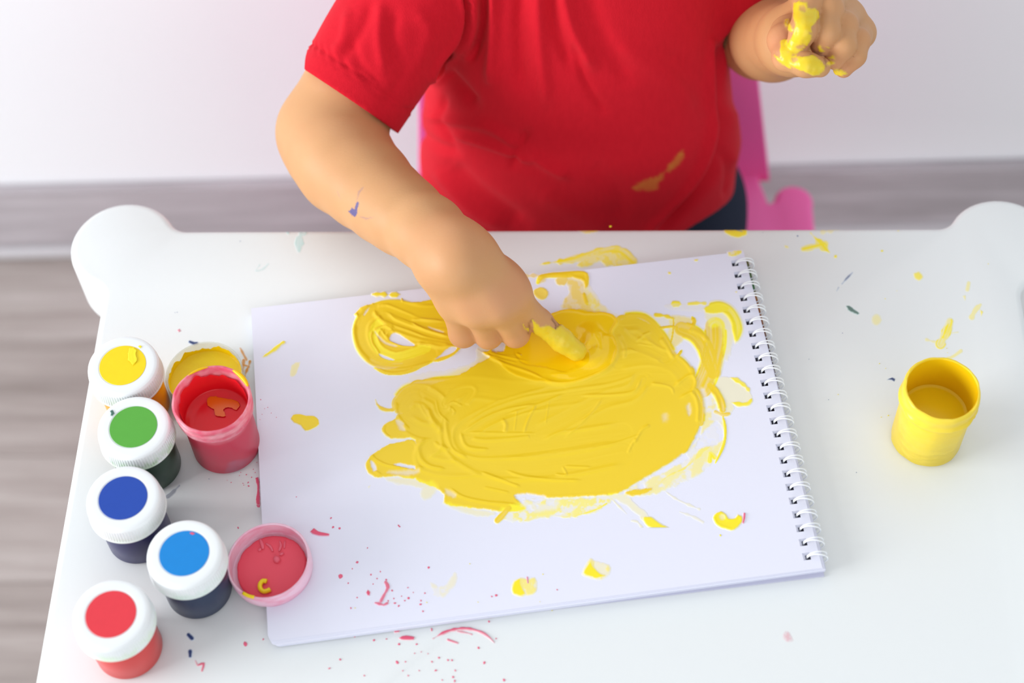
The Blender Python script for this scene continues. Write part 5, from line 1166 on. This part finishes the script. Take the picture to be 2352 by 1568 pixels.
def inpoly(V, polys, soft=2.0, rag=2.0, seed=0):
    p = proj(V); out = np.zeros(len(V))
    for k_, C in enumerate(polys):
        C = np.asarray(C, float)
        m = (p[:, 0] > C[:, 0].min() - 9) & (p[:, 0] < C[:, 0].max() + 9) & (p[:, 1] > C[:, 1].min() - 9) & (p[:, 1] < C[:, 1].max() + 9)
        i = np.nonzero(m)[0]
        if len(i) == 0: continue
        x, y = p[i, 0], p[i, 1]; sd = poly_sd(x, y, C) + rag * (fbm(x / 6.0, y / 6.0, seed + k_) - 0.5) * 2
        out[i] = np.maximum(out[i], sstep(soft, -soft, sd))
    return out
def blobs(V, spots):
    o = np.zeros(len(V))
    for c, r, a in spots: o = np.maximum(o, a * np.exp(-((V - c) ** 2).sum(1) / r ** 2))
    return o
def lines(V, pls, w):
    p = proj(V); o = np.zeros(len(V))
    for q in pls:
        C = np.asarray(q, float); i = np.nonzero((p[:, 0] > C[:, 0].min() - 10) & (p[:, 0] < C[:, 0].max() + 10) & (p[:, 1] > C[:, 1].min() - 10) & (p[:, 1] < C[:, 1].max() + 10))[0]
        if len(i): d = seg_dist(p[i, 0], p[i, 1], C)[0]; o[i] = np.maximum(o[i], np.exp(-(d / w) ** 2))
    return o
AT = lambda pts: [(1750 + x * 0.12116, y * 0.12117) for x, y in pts]
# right arm: paint-covered fingertip, ink mark, creases, knuckle flush
n2 = normals(V2, F2)
near_ix = (np.minimum(rc(V2, mcp[0], pip[0], 0.0088, 0.0067), chain(V2, [pip[0], dipi, tipi], [0.0067, 0.0060, 0.0053])) < 0.0022)
pa2 = inpoly(V2, [[(1222, 733), (1243, 751), (1255, 748), (1264, 748), (1276, 757), (1284, 748), (1293, 742), (1330, 770), (1362, 810), (1345, 840), (1305, 835), (1255, 800), (1226, 768)]], 1.5, 2.5, 3) * near_ix
pa2 = np.maximum(pa2, inpoly(V2, [[(1200, 742), (1206, 752), (1214, 752), (1214, 760), (1205, 756)], [(1240, 690), (1262, 708), (1256, 704), (1248, 704), (1242, 698)]], 1.2, 1.0, 9))
ink2 = inpoly(V2, [[(800, 486), (808, 478), (814, 480), (821, 462), (824, 466), (820, 492), (815, 498), (806, 492)]], 1.6, 2.0, 4) + 0.35 * inpoly(V2, [[(822, 440), (836, 428), (824, 448), (820, 458)], [(776, 440), (782, 456), (778, 448)], [(824, 496), (842, 500), (860, 498), (840, 504)]], 2, 1.5, 6)
ink2 = ink2 * (n2[:, 2] > 0.0)
cre2 = lines(V2, [[(1268, 732), (1278, 746), (1276, 756)], [(1275, 730), (1285, 744), (1281, 752)], [(1281, 733), (1290, 743)]], 2.2) * 0.75 * near_ix
cre2 = np.maximum(cre2, lines(V2, [[(1222, 734), (1216, 742), (1213, 765)]], 2.5) * 0.5)
fl2 = blobs(V2, [(m + np.array([0, 0, 0.008]), 0.012, 0.35) for m in mcp[:3]] + [(q, 0.013, 0.30) for q in pip[1:]] + [(rW + np.array([0.0, 0, 0.018]), 0.022, 0.18), (rE + np.array([0.01, -0.02, 0.02]), 0.03, 0.15)])
V2 = V2 + n2 * (0.0006 * pa2 * (0.6 + 0.8 * vnoise(V2[:, 0] * 900, V2[:, 1] * 900, 3)) - 0.0005 * cre2 * near_ix)[:, None]
# left arm
n3 = normals(V3, F3)
front = (n3 @ CF) < 0.25
pix = [AT([(600, 60), (700, 30), (830, 40), (890, 150), (900, 180), (980, 150), (1060, 200), (1080, 330), (1000, 440), (930, 510), (950, 600), (940, 720), (860, 860), (720, 980), (640, 1030), (540, 1020), (470, 930), (480, 850), (600, 640), (640, 480), (600, 330)]),
       AT([(360, 780), (440, 740), (500, 760), (480, 900), (520, 1020), (640, 1060), (780, 1090), (960, 1040), (1090, 1130), (1200, 1260), (1190, 1320), (1080, 1420), (960, 1430), (780, 1340), (640, 1290), (480, 1200), (350, 1080), (345, 950)]),
       AT([(430, 380), (500, 350), (540, 460), (600, 560), (580, 600), (500, 580), (440, 480)]), AT([(1330, 1340), (1400, 1300), (1540, 1330), (1620, 1390), (1520, 1425), (1400, 1410)]),
       AT([(1060, 880), (1110, 850), (1140, 920), (1190, 960), (1150, 990), (1080, 980)]), AT([(1200, 880), (1270, 905), (1240, 905)]), AT([(1260, 1095), (1320, 1075), (1390, 1110), (1310, 1110)]), AT([(1230, 1180), (1320, 1150), (1380, 1200), (1300, 1240), (1240, 1230)]), AT([(1340, 1040), (1380, 1085), (1350, 1080)]), AT([(230, 1040), (330, 1090), (430, 1150), (600, 1280), (520, 1290), (330, 1180)])]
front = front & (((V3 - CP) @ CF) < 0.9565)
pa3 = inpoly(V3, pix, 1.5, 1.5, 21) * front
gap = inpoly(V3, [AT([(720, 120), (800, 110), (860, 190), (800, 240), (720, 200)]), AT([(640, 880), (760, 830), (830, 840), (760, 920), (660, 930)]), AT([(560, 1110), (640, 1090), (690, 1130), (640, 1180), (570, 1170)]), AT([(880, 600), (950, 620), (930, 680)])], 1.5, 1.5, 33) * 0.75
pa3 = np.clip(pa3 - gap, 0, 1)
cre3 = lines(V3, [AT([(480, 890), (560, 860), (670, 820)]), AT([(850, 570), (840, 660), (810, 760)]), AT([(1180, 1080), (1220, 1200), (1210, 1260)]), AT([(900, 880), (1010, 990), (1120, 1010)]), AT([(940, 1040), (1010, 1100)])], 2.0) * 0.6 * front
fl3 = blobs(V3, [(q, 0.010, 0.35) for q in ltip] + [(dep(1800, 100, 0.94), 0.014, 0.45)] + [(q, 0.009, 0.2) for q in lpip])
V3 = V3 + n3 * (0.0006 * pa3 * (0.4 + 1.2 * vnoise(V3[:, 0] * 500, V3[:, 2] * 500, 3)))[:, None]
VB = np.concatenate([V1, V2, V3]); FB = np.concatenate([F1, F2 + len(V1), F3 + len(V1) + len(V2)])
z1 = np.zeros(len(V1))
VB[:, 2] += T
child = thing('person', (0.008, 0.785, T - 0.2), 'small child in a red T-shirt finger painting with yellow paint behind the table', 'person')
obj('body', VB, FB, MSKIN, parent=child, attrs={'paint': np.r_[z1, pa2, pa3], 'ink': np.clip(np.r_[z1, ink2, 0 * pa3], 0, 1), 'crease': np.r_[z1, cre2, cre3], 'flush': np.r_[z1, fl2, fl3]})

# T-shirt
ZS = np.array([-0.16, -0.13, -0.09, -0.02, 0.05, 0.12, 0.17, 0.20, 0.23])
SA = np.array([0.110, 0.1125, 0.1110, 0.1010, 0.0915, 0.0920, 0.086, 0.060, 0.040]); SB = np.array([0.084, 0.086, 0.088, 0.083, 0.076, 0.068, 0.058, 0.048, 0.040]); SY = np.array([0.776, 0.775, 0.771, 0.770, 0.773, 0.780, 0.787, 0.792, 0.792])
slR0, slR1 = rS, rE; slL0, slL1 = lS, lE
hemR = onz(0, 0, 0); hemR = rS * 0.40 + rE * 0.60; hemL = dep(1712, 44, 1.085); nhL = np.cross(dep(1760, 20, 1.085) - dep(1667, 71, 1.085), CF); nhL = nhL / np.linalg.norm(nhL); nhL = nhL * np.sign(nhL @ nL); nhL = nhL * 0.8 + nL * 0.2; nhL = nhL / np.linalg.norm(nhL)
nhR = np.cross(dep(895, 290, 1.02) - dep(690, 155, 1.05), CF); nhR = nhR / np.linalg.norm(nhR)
if nhR @ nR < 0: nhR = -nhR
nhR = nhR * 0.75 + nR * 0.25; nhR = nhR / np.linalg.norm(nhR)
hemR = dep(793, 223, 1.035)
def shirt_solid(p):
    z = p[:, 2]; a = np.interp(z, ZS, SA); b = np.interp(z, ZS, SB); cy = np.interp(z, ZS, SY); n = 2.35
    q = (np.abs((p[:, 0] - 0.008) / a) ** n + np.abs((p[:, 1] - cy) / b) ** n) ** (1 / n)
    d = (q - 1) * np.minimum(a, b) * 0.92
    d = smin(d, rc(p, rS + np.array([0.02, 0, 0.012]), lS - np.array([0.02, 0, -0.008]), 0.042, 0.042), 0.02)
    sR = rc(p, rS + np.array([0.004, 0, -0.004]), rE, 0.0408, 0.0345); sL = rc(p, lS + np.array([-0.004, 0, -0.004]), lE, 0.0410, 0.0350)
    return d, sR, sL
def wrinkle(p, d, sR):
    w = 0.0022 * (fbm3(p * 14, 3) - 0.5) + 0.0012 * (fbm3(p * np.array([40, 40, 12]), 5) - 0.5)
    return w
def fbm3(q, s):
    return 0.5 * (vnoise(q[:, 0] + 0.37 * q[:, 2] + 20, q[:, 2] - 0.3 * q[:, 1] + 20, s) + vnoise(q[:, 1] + 20 + 0.4 * q[:, 0], q[:, 2] + 0.5 * q[:, 0] + 20, s + 1))
folds = [([(1112, -40), (1108, 60), (1085, 130)], 9, -0.0045), ([(1085, -40), (1090, 60), (1070, 130)], 10, 0.0025), ([(1132, -40), (1135, 70), (1125, 180)], 12, 0.0035), ([(1195, -40), (1192, 60), (1195, 190)], 17, -0.0030), ([(1235, -40), (1240, 90), (1255, 230)], 15, 0.0022),
         ([(1265, -40), (1275, 60), (1310, 150)], 14, -0.0022), ([(1290, -40), (1315, 60), (1360, 150)], 15, 0.0028), ([(1340, -40), (1380, 80), (1440, 180)], 20, -0.0018), ([(1320, 110), (1345, 190), (1385, 255)], 9, -0.0016),
         ([(1020, 165), (1055, 200), (1090, 240)], 14, -0.0035), ([(985, 265), (1060, 280), (1130, 295), (1200, 340)], 12, 0.0022), ([(960, 300), (1000, 330), (1050, 350)], 12, -0.0022), ([(1020, 225), (1015, 280), (1040, 330)], 10, -0.002),
         ([(1050, 310), (1120, 330), (1180, 350), (1215, 365)], 9, 0.0028), ([(1180, 375), (1195, 330), (1210, 300)], 10, -0.002), ([(1220, 350), (1260, 380), (1300, 400)], 12, 0.0022), ([(1040, 380), (1100, 440), (1200, 510)], 20, -0.0026), ([(1000, 390), (1080, 480), (1150, 520)], 14, 0.0018),
         ([(1635, 95), (1635, 200), (1640, 280), (1610, 380), (1550, 470), (1490, 530)], 10, 0.0035), ([(1650, 120), (1655, 240), (1660, 300), (1645, 380), (1590, 450), (1520, 520)], 13, -0.0060), ([(1680, 250), (1690, 320), (1680, 380)], 10, 0.0025), ([(1668, 350), (1672, 400), (1665, 450)], 7, -0.0018),
         ([(1540, 120), (1600, 200), (1620, 260)], 22, -0.0012), ([(1420, 100), (1520, 170), (1600, 250)], 24, 0.0010), ([(1360, 380), (1420, 440), (1420, 500)], 24, -0.0012), ([(1240, 440), (1330, 490), (1400, 520)], 24, 0.0010)]
foldsS = [([(905, 30), (900, 90), (920, 140)], 14, -0.0025), ([(850, 10), (830, 70), (790, 130)], 13, -0.0022), ([(875, 10), (870, 80), (880, 160)], 12, 0.0022), ([(800, 30), (790, 90), (770, 120)], 12, 0.002), ([(960, 30), (985, 70), (960, 150)], 16, 0.0018), ([(810, 100), (830, 150), (870, 190)], 10, -0.0014), ([(930, 150), (910, 200), (880, 240)], 12, -0.0014)]
seam = [[(1050, -60), (1068, 0), (1070, 50), (1055, 100), (1020, 145), (1003, 180)]]
def shirt_f(p):
    d, sR, sL = shirt_solid(p)
    cR = (p - hemR) @ nhR; cL = (p - hemL) @ nhL
    S = smin(smin(d, np.maximum(sR, cR), 0.014), np.maximum(sL, cL), 0.014)
    shell = np.maximum(S, -(S + 0.0042))
    shell = np.maximum(shell, -0.124 + 0.032 * sstep(0.77, 0.70, p[:, 1]) * sstep(0.02, 0.09, p[:, 0]) - p[:, 2])
    for c, sl in ((cR, sR), (cL, sL)): shell = np.maximum(shell, -np.maximum(np.maximum(-(c + 0.0065), sl + 0.0040), c - 0.01))
    nk = ell(p, (0.009, 0.775, 0.215), (0.054, 0.060, 0.040)); return np.maximum(shell, -nk)
VS, FS = surf(shirt_f, (-0.155, 0.662, -0.145), (0.165, 0.880, 0.225), 0.0016, 2)
nS = normals(VS, FS); pS = proj(VS)
dS, sRv, sLv = shirt_solid(VS)
isSl = (sRv < dS - 0.004) & (sRv < sLv); fr = (VS[:, 1] < 0.80)
disp = 0.0030 * (fbm3(VS * 16, 3) - 0.5) + 0.0014 * (fbm3(VS * np.array([46, 46, 20]), 5) - 0.5)
for grp, sel in ((folds, fr & ~isSl), (foldsS, isSl)):
    for q, w_, a_ in grp:
        C = cr(q, False, 12); i = np.nonzero(sel & (pS[:, 0] > C[:, 0].min() - 3 * w_) & (pS[:, 0] < C[:, 0].max() + 3 * w_) & (pS[:, 1] > C[:, 1].min() - 3 * w_) & (pS[:, 1] < C[:, 1].max() + 3 * w_))[0]
        if len(i):
            dd, sg, t, tot = seg_dist(pS[i, 0], pS[i, 1], C); disp[i] += (1.4 if grp is folds else 0.9) * a_ * np.exp(-(dd / w_) ** 2) * sstep(0, 0.25, t + 0.12) * sstep(0, 0.25, 1 - t + 0.12)
i = np.nonzero(fr & (pS[:, 0] > 980) & (pS[:, 0] < 1090) & (pS[:, 1] < 210))[0]
dd, sg, t, tot = seg_dist(pS[i, 0], pS[i, 1], cr(seam[0], False, 8)); disp[i] += -0.0085 * np.exp(-(dd / 3.4) ** 2) + 0.0022 * np.exp(-((dd - 10) / 7) ** 2)
# stitched hem of the right sleeve: two shallow rows and a slight pucker
cR = (VS - hemR) @ nhR
slv = sRv < 0.006
for off_, a_ in ((-0.0150, 0.0009), (-0.0118, 0.0004)): disp -= slv * a_ * np.exp(-((cR - off_) / 0.0009) ** 2)
disp += slv * 0.0006 * sstep(-0.016, -0.012, cR) * (1 + 0.0 * cR) + slv * 0.0005 * np.exp(-((cR + 0.0150) / 0.003) ** 2) * np.sin(VS[:, 0] * 900 + VS[:, 2] * 700)
outer = np.abs(np.minimum(np.minimum(dS, sRv), sLv)) < 0.004
# inner faces move with the outer ones
dirn = nS.copy(); Sgrad = nS
e_ = 0.0004; s0 = smin(smin(dS, sRv, 0.014), sLv, 0.014)
g_ = []
for a_ in range(3):
    d2, r2_, l2_ = shirt_solid(VS + np.eye(3)[a_] * e_); g_.append((smin(smin(d2, r2_, 0.014), l2_, 0.014) - s0) / e_)
g_ = np.stack(g_, 1); g_ /= np.linalg.norm(g_, axis=1)[:, None] + 1e-9
VS = VS + g_ * disp[:, None]
stain = inpoly(VS, [[(1452, 430), (1470, 420), (1490, 410), (1510, 405), (1530, 392), (1522, 410), (1512, 420), (1508, 436), (1490, 438), (1462, 436)], [(1530, 392), (1545, 368), (1562, 350), (1570, 344), (1570, 362), (1560, 378), (1540, 394)]], 4, 4, 5) * fr * (nS[:, 1] < 0)
stain = np.clip(stain * (0.55 + 0.6 * vnoise(pS[:, 0] / 14, pS[:, 1] / 14, 8)), 0, 0.95)
VS2 = VS.copy(); VS2[:, 2] += T
o = obj('t_shirt', VS2, FS, MSHIRT, parent=child, attrs={'stain': stain}); o['label'] = 'red short-sleeved cotton T-shirt with an ochre stain'
# trousers
def trouser_f(p):
    d = rc(p, (-0.045, 0.785, -0.178), (0.064, 0.785, -0.178), 0.066, 0.066); d = smin(d, rc(p, (-0.02, 0.785, -0.16), (0.04, 0.783, -0.10), 0.074, 0.070), 0.03)
    for s in (-1, 1):
        x = 0.012 + s * 0.052; kx = 0.012 + s * 0.058
        d = smin(d, rc(p, (x + s * 0.010, 0.785, -0.186), (kx + s * 0.012, 0.600, -0.192), 0.058, 0.044), 0.014); d = smin(d, rc(p, (kx, 0.600, -0.192), (kx, 0.595, -0.43), 0.040, 0.031), 0.014)
    d = d + 0.0015 * (fbm3(p * 30, 4) - 0.5)
    d = np.maximum(d, -0.2440 - p[:, 2] - 1e3 * (p[:, 1] < 0.648))
    d = np.maximum(d, p[:, 2] + 0.085); return np.maximum(d, -0.432 - p[:, 2])
V4, F4 = surf(trouser_f, (-0.150, 0.545, -0.445), (0.165, 0.875, -0.07), 0.004, 1); V4[:, 2] += T
o = obj('trousers', V4, F4, MTROUSER, parent=child); o['label'] = 'dark navy trousers'
# hair and eyes (above the frame)
def hair_f(p):
    d = ell(p, hc + np.array([0, 0.006, 0.010]), (0.073, 0.086, 0.090)) + 0.004 * (fbm3(p * np.array([60, 60, 12]), 7) - 0.5)
    face = ell(p, hc + np.array([0, -0.085, -0.020]), (0.060, 0.062, 0.072)); low = ell(p, hc + np.array([0, 0.0, -0.105]), (0.12, 0.12, 0.072))
    return np.maximum(np.maximum(d, -face), -low)
V5, F5 = surf(hair_f, (-0.085, 0.66, 0.22), (0.105, 0.87, 0.435), 0.004, 1); V5[:, 2] += T
obj('hair', V5, F5, MHAIR, parent=child)['label'] = 'short brown hair'
for s in (-1, 1):
    c = hc + np.array([s * 0.025, -0.0660, 0.004])
    V6, F6 = lathe([(0.0095 * math.sin(math.pi * i / 10), -0.0095 * math.cos(math.pi * i / 10)) for i in range(11)], (c[0], c[1]), 20, T + c[2]); e6 = obj('eye', V6, F6, MEYE, parent=child)
    V6, F6 = lathe([(0.0045 * math.sin(math.pi * i / 6), -0.0045 * math.cos(math.pi * i / 6)) for i in range(7)], (c[0], c[1] - 0.0052), 16, T + c[2] - 0.0035); obj('iris', V6, F6, MIRIS, parent=e6)
